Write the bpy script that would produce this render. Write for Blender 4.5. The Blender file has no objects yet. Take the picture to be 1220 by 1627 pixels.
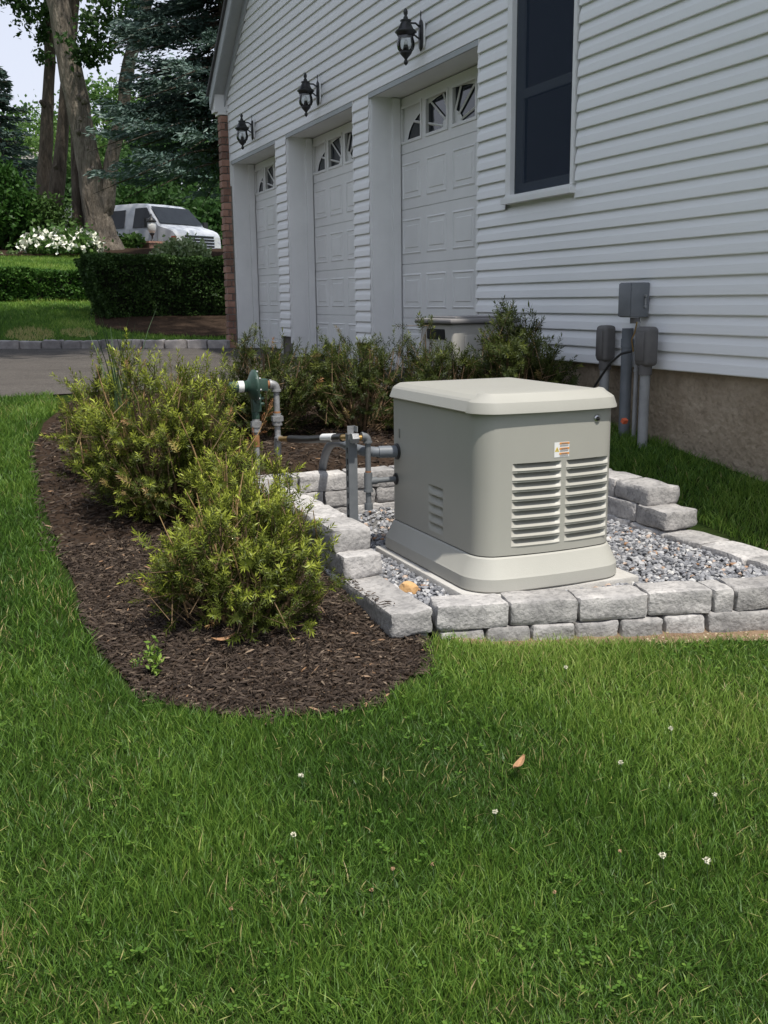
import bpy, bmesh, math, random
import numpy as np
from mathutils import Vector, Matrix, noise as mnoise

random.seed(7)
rng = np.random.default_rng(11)
scene = bpy.context.scene
COL = scene.collection
PI = math.pi

# ------------------------------------------------------------------ camera
RT = np.array([0.91805162, -0.3963251, -0.01037451])     # image right in the world
DN = np.array([-0.09054024, -0.18410847, -0.978727])     # image down
FW = np.array([0.38598404, 0.89946122, -0.20490445])     # viewing direction
CAM = np.array([0.0, 0.0, 1.5])
cam_data = bpy.data.cameras.new('camera')
cam = bpy.data.objects.new('camera', cam_data)
COL.objects.link(cam)
M = Matrix(((RT[0], -DN[0], -FW[0], CAM[0]), (RT[1], -DN[1], -FW[1], CAM[1]), (RT[2], -DN[2], -FW[2], CAM[2]), (0, 0, 0, 1)))
cam.matrix_world = M
cam_data.sensor_fit = 'VERTICAL'
cam_data.sensor_height = 36.0
cam_data.lens = 36.0 * 1600 / 1627
cam_data.clip_start = 0.05
cam_data.clip_end = 900
scene.camera = cam


def at(x, y, Y):
    """survey helper: the point at distance Y up the drive seen at photo position x, y"""
    r = RT * (x - 610) + DN * (y - 813.5) + FW * 1600
    return CAM + r * (Y / r[1])


# ------------------------------------------------------------------ light
SUN = Vector((0.055, -0.45, 1.0)).normalized()
world = bpy.data.worlds.new('World')
scene.world = world
world.use_nodes = True
wn = world.node_tree.nodes
wl = world.node_tree.links
sky = wn.new('ShaderNodeTexSky')
sky.sky_type = 'NISHITA'
sky.sun_disc = False
sky.sun_elevation = math.asin(SUN.z)
sky.sun_rotation = math.atan2(SUN.x, SUN.y)
sky.air_density = 1.0
sky.dust_density = 3.0
sky.ozone_density = 1.5
bgn = wn['Background']
veil = wn.new('ShaderNodeMixRGB')                     # thin even cloud veil over the blue
veil.inputs['Fac'].default_value = 0.8
tc = wn.new('ShaderNodeTexCoord')
sx = wn.new('ShaderNodeSeparateXYZ')
wl.new(tc.outputs['Generated'], sx.inputs[0])
hz = wn.new('ShaderNodeValToRGB')                     # haze: paler towards the horizon all round
hz.color_ramp.elements[0].position = 0.05
hz.color_ramp.elements[0].color = (0.60, 0.615, 0.69, 1)
hz.color_ramp.elements[1].position = 0.75
hz.color_ramp.elements[1].color = (0.50, 0.56, 0.68, 1)
wl.new(sx.outputs['Z'], hz.inputs['Fac'])
gain = wn.new('ShaderNodeMixRGB')
gain.blend_type = 'MULTIPLY'
gain.inputs['Fac'].default_value = 1.0
gain.inputs['Color2'].default_value = (10, 10, 10, 1)
wl.new(hz.outputs['Color'], gain.inputs['Color1'])
wl.new(gain.outputs['Color'], veil.inputs['Color2'])
wl.new(sky.outputs['Color'], veil.inputs['Color1'])
wl.new(veil.outputs['Color'], bgn.inputs['Color'])
bgn.inputs['Strength'].default_value = 0.118
sd = bpy.data.lights.new('sun', 'SUN')
sd.energy = 3.8
sd.angle = math.radians(1.2)
sd.color = (1.0, 0.95, 0.86)
so = bpy.data.objects.new('sun', sd)
COL.objects.link(so)
so.rotation_euler = SUN.to_track_quat('Z', 'Y').to_euler()
so.location = (2, -6, 20)
vs = scene.view_settings
vs.view_transform = 'Standard'
vs.look = 'None'
vs.gamma = 1.0
vs.exposure = 0.38
vs.use_curve_mapping = False
scene.cycles.max_bounces = 8
scene.cycles.transparent_max_bounces = 16


# ------------------------------------------------------------------ materials
def new_mat(name):
    m = bpy.data.materials.new(name)
    m.use_nodes = True
    nt = m.node_tree
    return m, nt, nt.nodes['Principled BSDF']


def mat(name, c1, c2=None, scale=8.0, rough=0.6, bump=0.0, bscale=60.0, metal=0.0, spec=0.5, detail=4.0, stretch=None, rvar=0.0,
        speck=None, sscale=200.0, samt=0.35, objvar=0.0, bdist=0.01):
    """two-tone noise colour with optional fine specks and fine relief"""
    m, nt, b = new_mat(name)
    n, l = nt.nodes, nt.links
    geo = n.new('ShaderNodeNewGeometry')
    src = geo.outputs['Position']
    if stretch:
        mp = n.new('ShaderNodeMapping')
        mp.inputs['Scale'].default_value = stretch
        l.new(src, mp.inputs['Vector'])
        src = mp.outputs['Vector']
    col = None
    if c2 is not None:
        nz = n.new('ShaderNodeTexNoise')
        nz.inputs['Scale'].default_value = scale
        nz.inputs['Detail'].default_value = detail
        nz.inputs['Roughness'].default_value = 0.65
        l.new(src, nz.inputs['Vector'])
        cr = n.new('ShaderNodeValToRGB')
        cr.color_ramp.elements[0].position = 0.32
        cr.color_ramp.elements[1].position = 0.68
        cr.color_ramp.elements[0].color = (*c1, 1)
        cr.color_ramp.elements[1].color = (*c2, 1)
        l.new(nz.outputs['Fac'], cr.inputs['Fac'])
        col = cr.outputs['Color']
    else:
        rg = n.new('ShaderNodeRGB')
        rg.outputs[0].default_value = (*c1, 1)
        col = rg.outputs[0]
    if speck is not None:
        n2 = n.new('ShaderNodeTexNoise')
        n2.inputs['Scale'].default_value = sscale
        n2.inputs['Detail'].default_value = 2
        l.new(src, n2.inputs['Vector'])
        r2 = n.new('ShaderNodeValToRGB')
        r2.color_ramp.elements[0].position = 0.52
        r2.color_ramp.elements[1].position = 0.62
        r2.color_ramp.elements[0].color = (0, 0, 0, 1)
        r2.color_ramp.elements[1].color = (samt, samt, samt, 1)
        l.new(n2.outputs['Fac'], r2.inputs['Fac'])
        mx = n.new('ShaderNodeMixRGB')
        l.new(r2.outputs['Color'], mx.inputs['Fac'])
        l.new(col, mx.inputs['Color1'])
        mx.inputs['Color2'].default_value = (*speck, 1)
        col = mx.outputs['Color']
    if objvar:
        oi = n.new('ShaderNodeObjectInfo')
        mr = n.new('ShaderNodeMapRange')
        mr.inputs['To Min'].default_value = 1 - objvar
        mr.inputs['To Max'].default_value = 1 + objvar
        l.new(oi.outputs['Random'], mr.inputs['Value'])
        hs = n.new('ShaderNodeHueSaturation')
        l.new(mr.outputs['Result'], hs.inputs['Value'])
        l.new(col, hs.inputs['Color'])
        col = hs.outputs['Color']
    l.new(col, b.inputs['Base Color'])
    b.inputs['Roughness'].default_value = rough
    b.inputs['Metallic'].default_value = metal
    b.inputs['Specular IOR Level'].default_value = spec
    if bump:
        nb = n.new('ShaderNodeTexNoise')
        nb.inputs['Scale'].default_value = bscale
        nb.inputs['Detail'].default_value = 5
        l.new(src, nb.inputs['Vector'])
        bp = n.new('ShaderNodeBump')
        bp.inputs['Strength'].default_value = bump
        bp.inputs['Distance'].default_value = bdist
        l.new(nb.outputs['Fac'], bp.inputs['Height'])
        l.new(bp.outputs['Normal'], b.inputs['Normal'])
    return m


def leaf_mat(name, stops, trans=0.35, gloss=0.08, rough=0.45):
    """thin foliage; the mesh attribute 'tint' picks the colour"""
    m = bpy.data.materials.new(name)
    m.use_nodes = True
    n, l = m.node_tree.nodes, m.node_tree.links
    n.clear()
    out = n.new('ShaderNodeOutputMaterial')
    a = n.new('ShaderNodeAttribute')
    a.attribute_name = 'tint'
    cr = n.new('ShaderNodeValToRGB')
    els = cr.color_ramp.elements
    while len(els) < len(stops):
        els.new(0.5)
    for e, (p, c) in zip(els, stops):
        e.position = p
        e.color = (*c, 1)
    l.new(a.outputs['Fac'], cr.inputs['Fac'])
    d = n.new('ShaderNodeBsdfDiffuse')
    t = n.new('ShaderNodeBsdfTranslucent')
    g = n.new('ShaderNodeBsdfGlossy')
    g.inputs['Roughness'].default_value = rough
    g.inputs['Color'].default_value = (0.8, 0.85, 0.8, 1)
    l.new(cr.outputs['Color'], d.inputs['Color'])
    l.new(cr.outputs['Color'], t.inputs['Color'])
    m1 = n.new('ShaderNodeMixShader')
    m1.inputs['Fac'].default_value = trans
    l.new(d.outputs[0], m1.inputs[1])
    l.new(t.outputs[0], m1.inputs[2])
    m2 = n.new('ShaderNodeMixShader')
    m2.inputs['Fac'].default_value = gloss
    l.new(m1.outputs[0], m2.inputs[1])
    l.new(g.outputs[0], m2.inputs[2])
    l.new(m2.outputs[0], out.inputs['Surface'])
    return m


def chip_mat(name, stops, rough=0.8):
    m, nt, b = new_mat(name)
    n, l = nt.nodes, nt.links
    a = n.new('ShaderNodeAttribute')
    a.attribute_name = 'tint'
    cr = n.new('ShaderNodeValToRGB')
    els = cr.color_ramp.elements
    while len(els) < len(stops):
        els.new(0.5)
    for e, (p, c) in zip(els, stops):
        e.position = p
        e.color = (*c, 1)
    l.new(a.outputs['Fac'], cr.inputs['Fac'])
    l.new(cr.outputs['Color'], b.inputs['Base Color'])
    b.inputs['Roughness'].default_value = rough
    b.inputs['Specular IOR Level'].default_value = 0.3
    return m


def glass_dark(name, col=(0.012, 0.016, 0.022), rough=0.04):
    m, nt, b = new_mat(name)
    b.inputs['Base Color'].default_value = (*col, 1)
    b.inputs['Roughness'].default_value = rough
    b.inputs['Specular IOR Level'].default_value = 0.6
    return m


def clear_glass(name):
    m = bpy.data.materials.new(name)
    m.use_nodes = True
    n, l = m.node_tree.nodes, m.node_tree.links
    n.clear()
    out = n.new('ShaderNodeOutputMaterial')
    t = n.new('ShaderNodeBsdfTransparent')
    t.inputs['Color'].default_value = (0.86, 0.88, 0.88, 1)
    g = n.new('ShaderNodeBsdfGlossy')
    g.inputs['Roughness'].default_value = 0.08
    f = n.new('ShaderNodeFresnel')
    f.inputs['IOR'].default_value = 1.6
    mx = n.new('ShaderNodeMixShader')
    l.new(f.outputs[0], mx.inputs['Fac'])
    l.new(t.outputs[0], mx.inputs[1])
    l.new(g.outputs[0], mx.inputs[2])
    l.new(mx.outputs[0], out.inputs['Surface'])
    return m


MT = {}
MT['siding'] = mat('white_vinyl', (0.87, 0.873, 0.875), (0.82, 0.823, 0.825), scale=1.3, rough=0.5, bump=0.12, bscale=90, stretch=(1, 0.12, 1), spec=0.35)
MT['trim'] = mat('white_trim', (0.80, 0.80, 0.79), (0.74, 0.74, 0.73), scale=3, rough=0.5, spec=0.35)
MT['door'] = mat('door_paint', (0.80, 0.80, 0.79), (0.74, 0.74, 0.73), scale=2.5, rough=0.5, spec=0.35, bump=0.05, bscale=150)
MT['concrete'] = mat('foundation_parging', (0.27, 0.215, 0.155), (0.40, 0.33, 0.25), scale=4, rough=0.95, bump=0.8, bscale=26, speck=(0.2, 0.16, 0.115), sscale=22, spec=.05, bdist=.02, samt=.35)
MT['dark_wood'] = mat('weathered_wood', (0.10, 0.085, 0.075), (0.16, 0.14, 0.125), scale=12, rough=0.85)
MT['brick'] = mat('red_brick', (0.36, 0.205, 0.15), (0.22, 0.125, 0.095), scale=6, rough=0.9, bump=0.4, bscale=60, speck=(0.36, 0.2, 0.15), sscale=45, objvar=0.35)
MT['mortar'] = mat('mortar', (0.30, 0.27, 0.25), (0.22, 0.2, 0.18), scale=20, rough=0.95)
MT['shingle'] = mat('roof_shingle', (0.07, 0.07, 0.075), (0.11, 0.11, 0.11), scale=10, rough=0.95)
MT['rake'] = mat('grey_rake_board', (0.42, 0.44, 0.45), (0.36, 0.38, 0.39), scale=4, rough=0.6)
MT['win_glass'] = glass_dark('window_glass', (0.010, 0.015, 0.024))
MT['screen'] = bpy.data.materials.new('insect_screen')
MT['screen'].use_nodes = True
_n, _l = MT['screen'].node_tree.nodes, MT['screen'].node_tree.links
_t = _n.new('ShaderNodeBsdfTransparent')
_m = _n.new('ShaderNodeMixShader')
_m.inputs['Fac'].default_value = 0.5
_n['Principled BSDF'].inputs['Base Color'].default_value = (0.035, 0.048, 0.072, 1)
_n['Principled BSDF'].inputs['Roughness'].default_value = 0.9
_n['Principled BSDF'].inputs['Specular IOR Level'].default_value = 0.0
_l.new(_t.outputs[0], _m.inputs[1])
_l.new(_n['Principled BSDF'].outputs[0], _m.inputs[2])
_l.new(_m.outputs[0], _n['Material Output'].inputs['Surface'])
MT['sash'] = mat('window_sash', (0.62, 0.66, 0.70), None, rough=0.5)
MT['black_metal'] = mat('black_lamp_metal', (0.012, 0.013, 0.014), (0.022, 0.022, 0.023), scale=30, rough=0.42)
MT['lamp_glass'] = clear_glass('lamp_glass')
MT['gen'] = mat('generator_paint', (0.378, 0.370, 0.332), (0.360, 0.352, 0.316), scale=3, rough=0.42, bump=0.08, bscale=420, spec=0.45)
MT['gen_base'] = mat('generator_base_plastic', (0.41, 0.402, 0.362), (0.385, 0.378, 0.342), scale=4, rough=0.62, bump=0.1, bscale=300)
MT['void'] = mat('dark_gap', (0.012, 0.012, 0.012), None, rough=0.9)
MT['vent_shadow'] = mat('vent_inside', (0.10, 0.10, 0.09), None, rough=0.8)
MT['steel'] = mat('lock_steel', (0.5, 0.5, 0.5), None, rough=0.3, metal=1.0)
MT['pad'] = mat('concrete_pad', (0.40, 0.385, 0.36), (0.50, 0.485, 0.46), scale=9, rough=0.95, bump=0.3, bscale=120)
MT['stone'] = mat('tumbled_block', (0.27, 0.262, 0.26), (0.52, 0.50, 0.485), scale=11, rough=0.95, bump=0.55, bscale=75, speck=(0.17, 0.165, 0.165), sscale=48, samt=0.4, objvar=0.2, spec=.1, detail=7)
MT['granite'] = mat('curb_granite', (0.26, 0.24, 0.235), (0.40, 0.37, 0.36), scale=11, rough=0.9, bump=0.5, bscale=60, objvar=0.2)
MT['asphalt'] = mat('driveway_asphalt', (0.055, 0.050, 0.046), (0.09, 0.081, 0.074), scale=1.6, rough=0.92, bump=0.5, bscale=160, speck=(0.24, 0.22, 0.2), sscale=120, samt=0.5, spec=0.08)
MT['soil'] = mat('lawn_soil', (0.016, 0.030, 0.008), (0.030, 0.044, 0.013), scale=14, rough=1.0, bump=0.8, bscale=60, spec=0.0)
MT['dirt'] = mat('sandy_dirt', (0.15, 0.095, 0.058), (0.24, 0.165, 0.105), scale=14, rough=1.0, bump=0.8, bscale=70)
MT['mulch_base'] = mat('mulch_ground', (0.028, 0.020, 0.015), (0.055, 0.038, 0.028), scale=25, rough=1.0, bump=0.9, bscale=60, spec=0.0)
MT['gravel_base'] = mat('gravel_ground', (0.10, 0.095, 0.09), (0.2, 0.195, 0.19), scale=60, rough=1.0, bump=0.8, bscale=90)
MT['galv'] = mat('galvanised_pipe', (0.36, 0.37, 0.38), (0.24, 0.24, 0.245), scale=22, rough=0.5, metal=0.35, bump=0.15, bscale=120)
MT['dark_pipe'] = mat('painted_grey_pipe', (0.115, 0.125, 0.135), (0.15, 0.16, 0.17), scale=14, rough=0.55)
MT['pvc'] = mat('grey_conduit', (0.135, 0.15, 0.17), (0.17, 0.185, 0.205), scale=9, rough=0.5)
MT['pvc_light'] = mat('sunbleached_conduit', (0.32, 0.325, 0.33), (0.25, 0.255, 0.26), scale=8, rough=0.6)
MT['grey_box'] = mat('grey_electrical_box', (0.145, 0.155, 0.17), (0.18, 0.19, 0.205), scale=9, rough=0.55)
MT['taupe_box'] = mat('taupe_conduit_fitting', (0.105, 0.10, 0.098), (0.135, 0.128, 0.125), scale=10, rough=0.6)
MT['rust'] = mat('rust', (0.22, 0.09, 0.04), (0.34, 0.17, 0.07), scale=40, rough=0.85)
MT['brass'] = mat('brass', (0.55, 0.36, 0.12), (0.42, 0.27, 0.1), scale=30, rough=0.35, metal=0.8)
MT['reg_green'] = mat('regulator_green', (0.026, 0.058, 0.043), (0.04, 0.078, 0.06), scale=14, rough=0.45)
MT['rubber'] = mat('black_hose', (0.012, 0.012, 0.013), None, rough=0.42)
MT['white_label'] = mat('white_label', (0.78, 0.78, 0.77), None, rough=0.5)
MT['orange'] = mat('label_orange', (0.72, 0.30, 0.06), None, rough=0.5)
MT['yellow'] = mat('label_yellow', (0.75, 0.55, 0.05), None, rough=0.5)
MT['ink'] = mat('label_ink', (0.22, 0.2, 0.19), None, rough=0.6)
MT['bin'] = mat('storage_bin_plastic', (0.40, 0.385, 0.355), (0.44, 0.425, 0.39), scale=6, rough=0.6)
MT['bin_lid'] = mat('storage_bin_lid', (0.21, 0.20, 0.20), (0.25, 0.24, 0.236), scale=6, rough=0.6)
MT['orange_rock'] = mat('tan_sandstone', (0.50, 0.29, 0.12), (0.60, 0.38, 0.19), scale=20, rough=0.9, bump=0.4, bscale=60)
MT['bark'] = mat('maple_bark', (0.10, 0.083, 0.066), (0.25, 0.215, 0.175), scale=9, rough=0.95, bump=1.0, bscale=16, stretch=(1, 1, 0.22), detail=10, spec=.1, bdist=.12)
MT['bark_dark'] = mat('dark_bark', (0.05, 0.04, 0.032), (0.13, 0.105, 0.083), scale=9, rough=0.95, bump=1.0, bscale=16, stretch=(1, 1, 0.22), detail=10, spec=.1, bdist=.12)
MT['twig'] = mat('yew_twig', (0.13, 0.085, 0.045), (0.25, 0.165, 0.09), scale=40, rough=0.9)
MT['van_white'] = mat('van_paint', (0.50, 0.52, 0.56), None, rough=0.35)  # greyer than its white paint, tree shade put into the colour
MT['van_glass'] = mat('van_glass', (0.012, 0.015, 0.018), None, rough=0.12, spec=0.25)
MT['chrome'] = mat('chrome', (0.6, 0.62, 0.65), None, rough=0.2, metal=0.8)
MT['tyre'] = mat('tyre', (0.02, 0.02, 0.02), None, rough=0.8)
MT['lamp_lens'] = mat('lamp_lens', (0.6, 0.62, 0.62), None, rough=0.15)
MT['red_lens'] = mat('red_lens', (0.25, 0.05, 0.03), None, rough=0.3)
MT['hill'] = mat('lawn_ground_far', (0.05, 0.10, 0.02), (0.075, 0.135, 0.03), scale=4, rough=1.0, bump=0.6, bscale=30, spec=0.0)
MT['roof_far'] = mat('far_roof', (0.34, 0.32, 0.30), (0.28, 0.26, 0.25), scale=4, rough=0.9)
MT['petal'] = mat('white_petal', (0.82, 0.82, 0.72), None, rough=0.7)
MT['clover'] = mat('clover_white', (0.66, 0.64, 0.50), None, rough=0.8)
MT['clover_old'] = mat('clover_faded', (0.42, 0.26, 0.15), None, rough=0.9)
MT['dry_leaf'] = mat('dry_leaf', (0.42, 0.25, 0.13), (0.28, 0.15, 0.08), scale=60, rough=0.8)
MT['orange_flag'] = mat('orange_flag', (0.6, 0.12, 0.05), None, rough=0.6)

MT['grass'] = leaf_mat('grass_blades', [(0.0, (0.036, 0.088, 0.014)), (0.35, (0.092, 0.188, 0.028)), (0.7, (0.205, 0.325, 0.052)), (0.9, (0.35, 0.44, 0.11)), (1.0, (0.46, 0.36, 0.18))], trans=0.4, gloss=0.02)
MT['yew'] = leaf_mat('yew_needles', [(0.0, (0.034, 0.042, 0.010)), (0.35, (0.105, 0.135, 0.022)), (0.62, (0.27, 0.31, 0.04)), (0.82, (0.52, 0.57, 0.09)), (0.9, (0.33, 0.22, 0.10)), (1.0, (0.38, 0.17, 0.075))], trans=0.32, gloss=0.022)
MT['yew_dark'] = leaf_mat('old_yew_needles', [(0.0, (0.020, 0.028, 0.008)), (0.35, (0.055, 0.075, 0.016)), (0.62, (0.12, 0.145, 0.028)), (0.82, (0.26, 0.29, 0.055)), (0.9, (0.30, 0.20, 0.09)), (1.0, (0.40, 0.17, 0.07))], trans=0.3, gloss=0.022)  # darker copy of the yew ramp, used for the shrubs behind
MT['spruce'] = leaf_mat('spruce_needles', [(0.0, (0.016, 0.028, 0.021)), (0.5, (0.065, 0.105, 0.088)), (1.0, (0.20, 0.28, 0.25))], trans=0.1, gloss=0.03)
MT['maple'] = leaf_mat('maple_leaves', [(0.0, (0.012, 0.026, 0.010)), (0.5, (0.035, 0.075, 0.018)), (1.0, (0.10, 0.19, 0.04))], trans=0.35, gloss=0.015)
MT['woods'] = leaf_mat('woodland_leaves', [(0.0, (0.02, 0.05, 0.015)), (0.5, (0.06, 0.13, 0.03)), (1.0, (0.15, 0.25, 0.06))], trans=0.4, gloss=0.015)
MT['hedge'] = leaf_mat('hedge_leaves', [(0.0, (0.016, 0.042, 0.009)), (0.5, (0.045, 0.115, 0.02)), (1.0, (0.115, 0.225, 0.042))], trans=0.3, gloss=0.015)
MT['dark_hedge'] = leaf_mat('dark_hedge_leaves', [(0.0, (0.016, 0.034, 0.011)), (0.5, (0.045, 0.088, 0.022)), (1.0, (0.10, 0.18, 0.042))], trans=0.2, gloss=0.015)
MT['pale_leaf'] = leaf_mat('variegated_leaves', [(0.0, (0.05, 0.10, 0.03)), (0.5, (0.16, 0.25, 0.08)), (1.0, (0.50, 0.55, 0.32))], trans=0.3)
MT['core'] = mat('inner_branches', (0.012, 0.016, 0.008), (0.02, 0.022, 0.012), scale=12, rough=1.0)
MT['chips'] = chip_mat('mulch_chips', [(0.0, (0.016, 0.011, 0.008)), (0.45, (0.045, 0.031, 0.023)), (0.8, (0.105, 0.077, 0.056)), (0.95, (0.21, 0.16, 0.115)), (1.0, (0.34, 0.2, 0.11))])
MT['pebbles'] = chip_mat('gravel_stones', [(0.0, (0.08, 0.085, 0.095)), (0.4, (0.21, 0.215, 0.235)), (0.75, (0.40, 0.40, 0.41)), (0.92, (0.60, 0.585, 0.56)), (1.0, (0.33, 0.185, 0.10))], rough=0.75)
MT['dirt_pebbles'] = chip_mat('dirt_pebbles', [(0.0, (0.22, 0.14, 0.085)), (0.6, (0.42, 0.33, 0.2)), (1.0, (0.6, 0.52, 0.38))])


# ------------------------------------------------------------------ mesh helpers
def link(o, parent=None):
    COL.objects.link(o)
    if parent is not None:
        o.parent = parent
    return o


def tag(o, label=None, cat=None, group=None, kind=None):
    if label:
        o['label'] = label
    if cat:
        o['category'] = cat
    if group:
        o['group'] = group
    if kind:
        o['kind'] = kind
    return o


def empty(name, loc, label=None, cat=None, group=None, kind=None, rz=0.0):
    o = bpy.data.objects.new(name, None)
    o.empty_display_size = 0.1
    o.location = loc
    o.rotation_euler = (0, 0, rz)
    COL.objects.link(o)
    EMPTY_LOC[o] = (Vector(loc), rz)
    return tag(o, label, cat, group, kind)


EMPTY_LOC = {}


class MB:
    """collects faces in world coordinates; build() links them as one mesh, stored relative to its thing's base"""

    def __init__(self):
        self.v, self.f, self.s = [], [], []

    def add(self, vs_, fs, smooth=False):
        k = len(self.v)
        self.v.extend([tuple(p) for p in vs_])
        self.f.extend([tuple(i + k for i in q) for q in fs])
        self.s.extend([smooth] * len(fs))
        return self

    def box(self, lo, hi, rot=None, piv=None):
        x0, y0, z0 = lo
        x1, y1, z1 = hi
        p = [Vector(q) for q in ((x0, y0, z0), (x1, y0, z0), (x1, y1, z0), (x0, y1, z0), (x0, y0, z1), (x1, y0, z1), (x1, y1, z1), (x0, y1, z1))]
        if rot is not None:
            c = Vector(piv) if piv is not None else Vector(((x0 + x1) / 2, (y0 + y1) / 2, (z0 + z1) / 2))
            p = [rot @ (q - c) + c for q in p]
        return self.add(p, [(0, 3, 2, 1), (4, 5, 6, 7), (0, 1, 5, 4), (1, 2, 6, 5), (2, 3, 7, 6), (3, 0, 4, 7)])

    def tube(self, pts, radii, n=10, caps=True, smooth=True):
        pts = [Vector(p) for p in pts]
        if not hasattr(radii, '__len__'):
            radii = [radii] * len(pts)
        rings = []
        up = None
        for i, p in enumerate(pts):
            if i == 0:
                t = pts[1] - pts[0]
            elif i == len(pts) - 1:
                t = pts[-1] - pts[-2]
            else:
                t = (pts[i] - pts[i - 1]).normalized() + (pts[i + 1] - pts[i]).normalized()
            t = t.normalized()
            if up is None:
                up = Vector((0, 0, 1)) if abs(t.z) < 0.9 else Vector((1, 0, 0))
            a = t.cross(up).normalized()
            b_ = a.cross(t).normalized()
            up = b_
            rings.append([p + (a * math.cos(2 * PI * j / n) + b_ * math.sin(2 * PI * j / n)) * radii[i] for j in range(n)])
        vs_ = [q for r in rings for q in r]
        fs = []
        for i in range(len(pts) - 1):
            for j in range(n):
                fs.append((i * n + j, i * n + (j + 1) % n, (i + 1) * n + (j + 1) % n, (i + 1) * n + j))
        self.add(vs_, fs, smooth)
        if caps:
            self.add(rings[0], [tuple(range(n))[::-1]])
            self.add(rings[-1], [tuple(range(n))])
        return self

    def lathe(self, c, prof, n=16, axis=(0, 0, 1), smooth=True):
        """prof: list of (radius, distance along axis)"""
        ax = Vector(axis).normalized()
        q = Vector((0, 0, 1)).rotation_difference(ax)
        c = Vector(c)
        vs_, fs = [], []
        for r, h in prof:
            for j in range(n):
                vs_.append(c + q @ Vector((r * math.cos(2 * PI * j / n), r * math.sin(2 * PI * j / n), h)))
        for i in range(len(prof) - 1):
            for j in range(n):
                fs.append((i * n + j, i * n + (j + 1) % n, (i + 1) * n + (j + 1) % n, (i + 1) * n + j))
        k = len(prof) - 1
        fs.append(tuple(range(n))[::-1])
        fs.append(tuple(k * n + j for j in range(n)))
        return self.add(vs_, fs, smooth)

    def hexnut(self, p0, p1, r):
        return self.tube([p0, p1], r, n=6, smooth=False)

    def build(self, name, m, parent=None, bevel=0.0, segs=2):
        off, rz = Vector((0, 0, 0)), 0.0
        q = parent
        while q is not None:
            if q in EMPTY_LOC:
                off, rz = EMPTY_LOC[q]
                break
            q = q.parent
        me = bpy.data.meshes.new(name)
        inv = Matrix.Rotation(-rz, 3, 'Z')
        vv = [inv @ (Vector(p) - off) for p in self.v] if parent is not None else self.v
        me.from_pydata(vv, [], self.f)
        me.polygons.foreach_set('use_smooth', self.s)
        me.materials.append(MT[m] if isinstance(m, str) else m)
        me.update()
        o = bpy.data.objects.new(name, me)
        link(o, parent)
        if bevel:
            bm = bmesh.new()
            bm.from_mesh(me)
            bmesh.ops.remove_doubles(bm, verts=bm.verts, dist=1e-6)
            es = [e for e in bm.edges if len(e.link_faces) == 2 and e.calc_face_angle(0) > 0.5]
            bmesh.ops.bevel(bm, geom=es, offset=bevel, segments=segs, affect='EDGES', profile=0.5, clamp_overlap=True)
            bm.to_mesh(me)
            bm.free()
            if segs > 1:
                for p in me.polygons:
                    p.use_smooth = True
                me.set_sharp_from_angle(angle=0.7)
        return o


def np_mesh(name, V, F, m, parent=None, tint=None, smooth=False, matidx=None):
    """V (n,3); F list of index arrays with 3 or 4 columns"""
    off = np.zeros(3)
    q = parent
    while q is not None:
        if q in EMPTY_LOC:
            off = np.array(EMPTY_LOC[q][0])
            break
        q = q.parent
    me = bpy.data.meshes.new(name)
    V = np.asarray(V, dtype=np.float64) - off
    if not isinstance(F, list):
        F = [F]
    loops = np.concatenate([f.reshape(-1) for f in F]).astype(np.int32)
    tot = np.concatenate([np.full(len(f), f.shape[1], dtype=np.int32) for f in F])
    start = np.concatenate([[0], np.cumsum(tot)[:-1]]).astype(np.int32)
    me.vertices.add(len(V))
    me.vertices.foreach_set('co', V.astype(np.float32).reshape(-1))
    me.loops.add(len(loops))
    me.loops.foreach_set('vertex_index', loops)
    me.polygons.add(len(tot))
    me.polygons.foreach_set('loop_start', start)
    me.polygons.foreach_set('loop_total', tot)
    me.polygons.foreach_set('use_smooth', np.full(len(tot), smooth))
    if tint is not None:
        a = me.attributes.new('tint', 'FLOAT', 'POINT')
        a.data.foreach_set('value', np.asarray(tint, dtype=np.float32))
    me.materials.append(MT[m] if isinstance(m, str) else m)
    me.update(calc_edges=True)
    me.validate()
    o = bpy.data.objects.new(name, me)
    return link(o, parent)


def vnoise(x, y, s, seed=0):
    """smooth value noise on arrays, 0..1"""
    x = np.asarray(x) / s + seed * 17.31
    y = np.asarray(y) / s + seed * 5.77
    xi, yi = np.floor(x).astype(np.int64), np.floor(y).astype(np.int64)
    xf, yf = x - xi, y - yi
    xf, yf = xf * xf * (3 - 2 * xf), yf * yf * (3 - 2 * yf)

    def h(a, b):
        n = (a * 374761393 + b * 668265263 + seed * 974711) & 0x7fffffff
        n = ((n ^ (n >> 13)) * 1274126177) & 0x7fffffff
        return ((n ^ (n >> 16)) & 0xffff) / 65535.0
    return (h(xi, yi) * (1 - xf) + h(xi + 1, yi) * xf) * (1 - yf) + (h(xi, yi + 1) * (1 - xf) + h(xi + 1, yi + 1) * xf) * yf


def sstep(a, b, x):
    t = np.clip((np.asarray(x, dtype=float) - a) / (b - a), 0, 1)
    return t * t * (3 - 2 * t)


def inside(poly, x, y):
    x, y = np.asarray(x, float), np.asarray(y, float)
    r = np.zeros(x.shape, bool)
    n = len(poly)
    for i in range(n):
        x0, y0 = poly[i]
        x1, y1 = poly[(i + 1) % n]
        c = ((y0 > y) != (y1 > y)) & (x < (x1 - x0) * (y - y0) / (y1 - y0 + 1e-12) + x0)
        r ^= c
    return r


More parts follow.
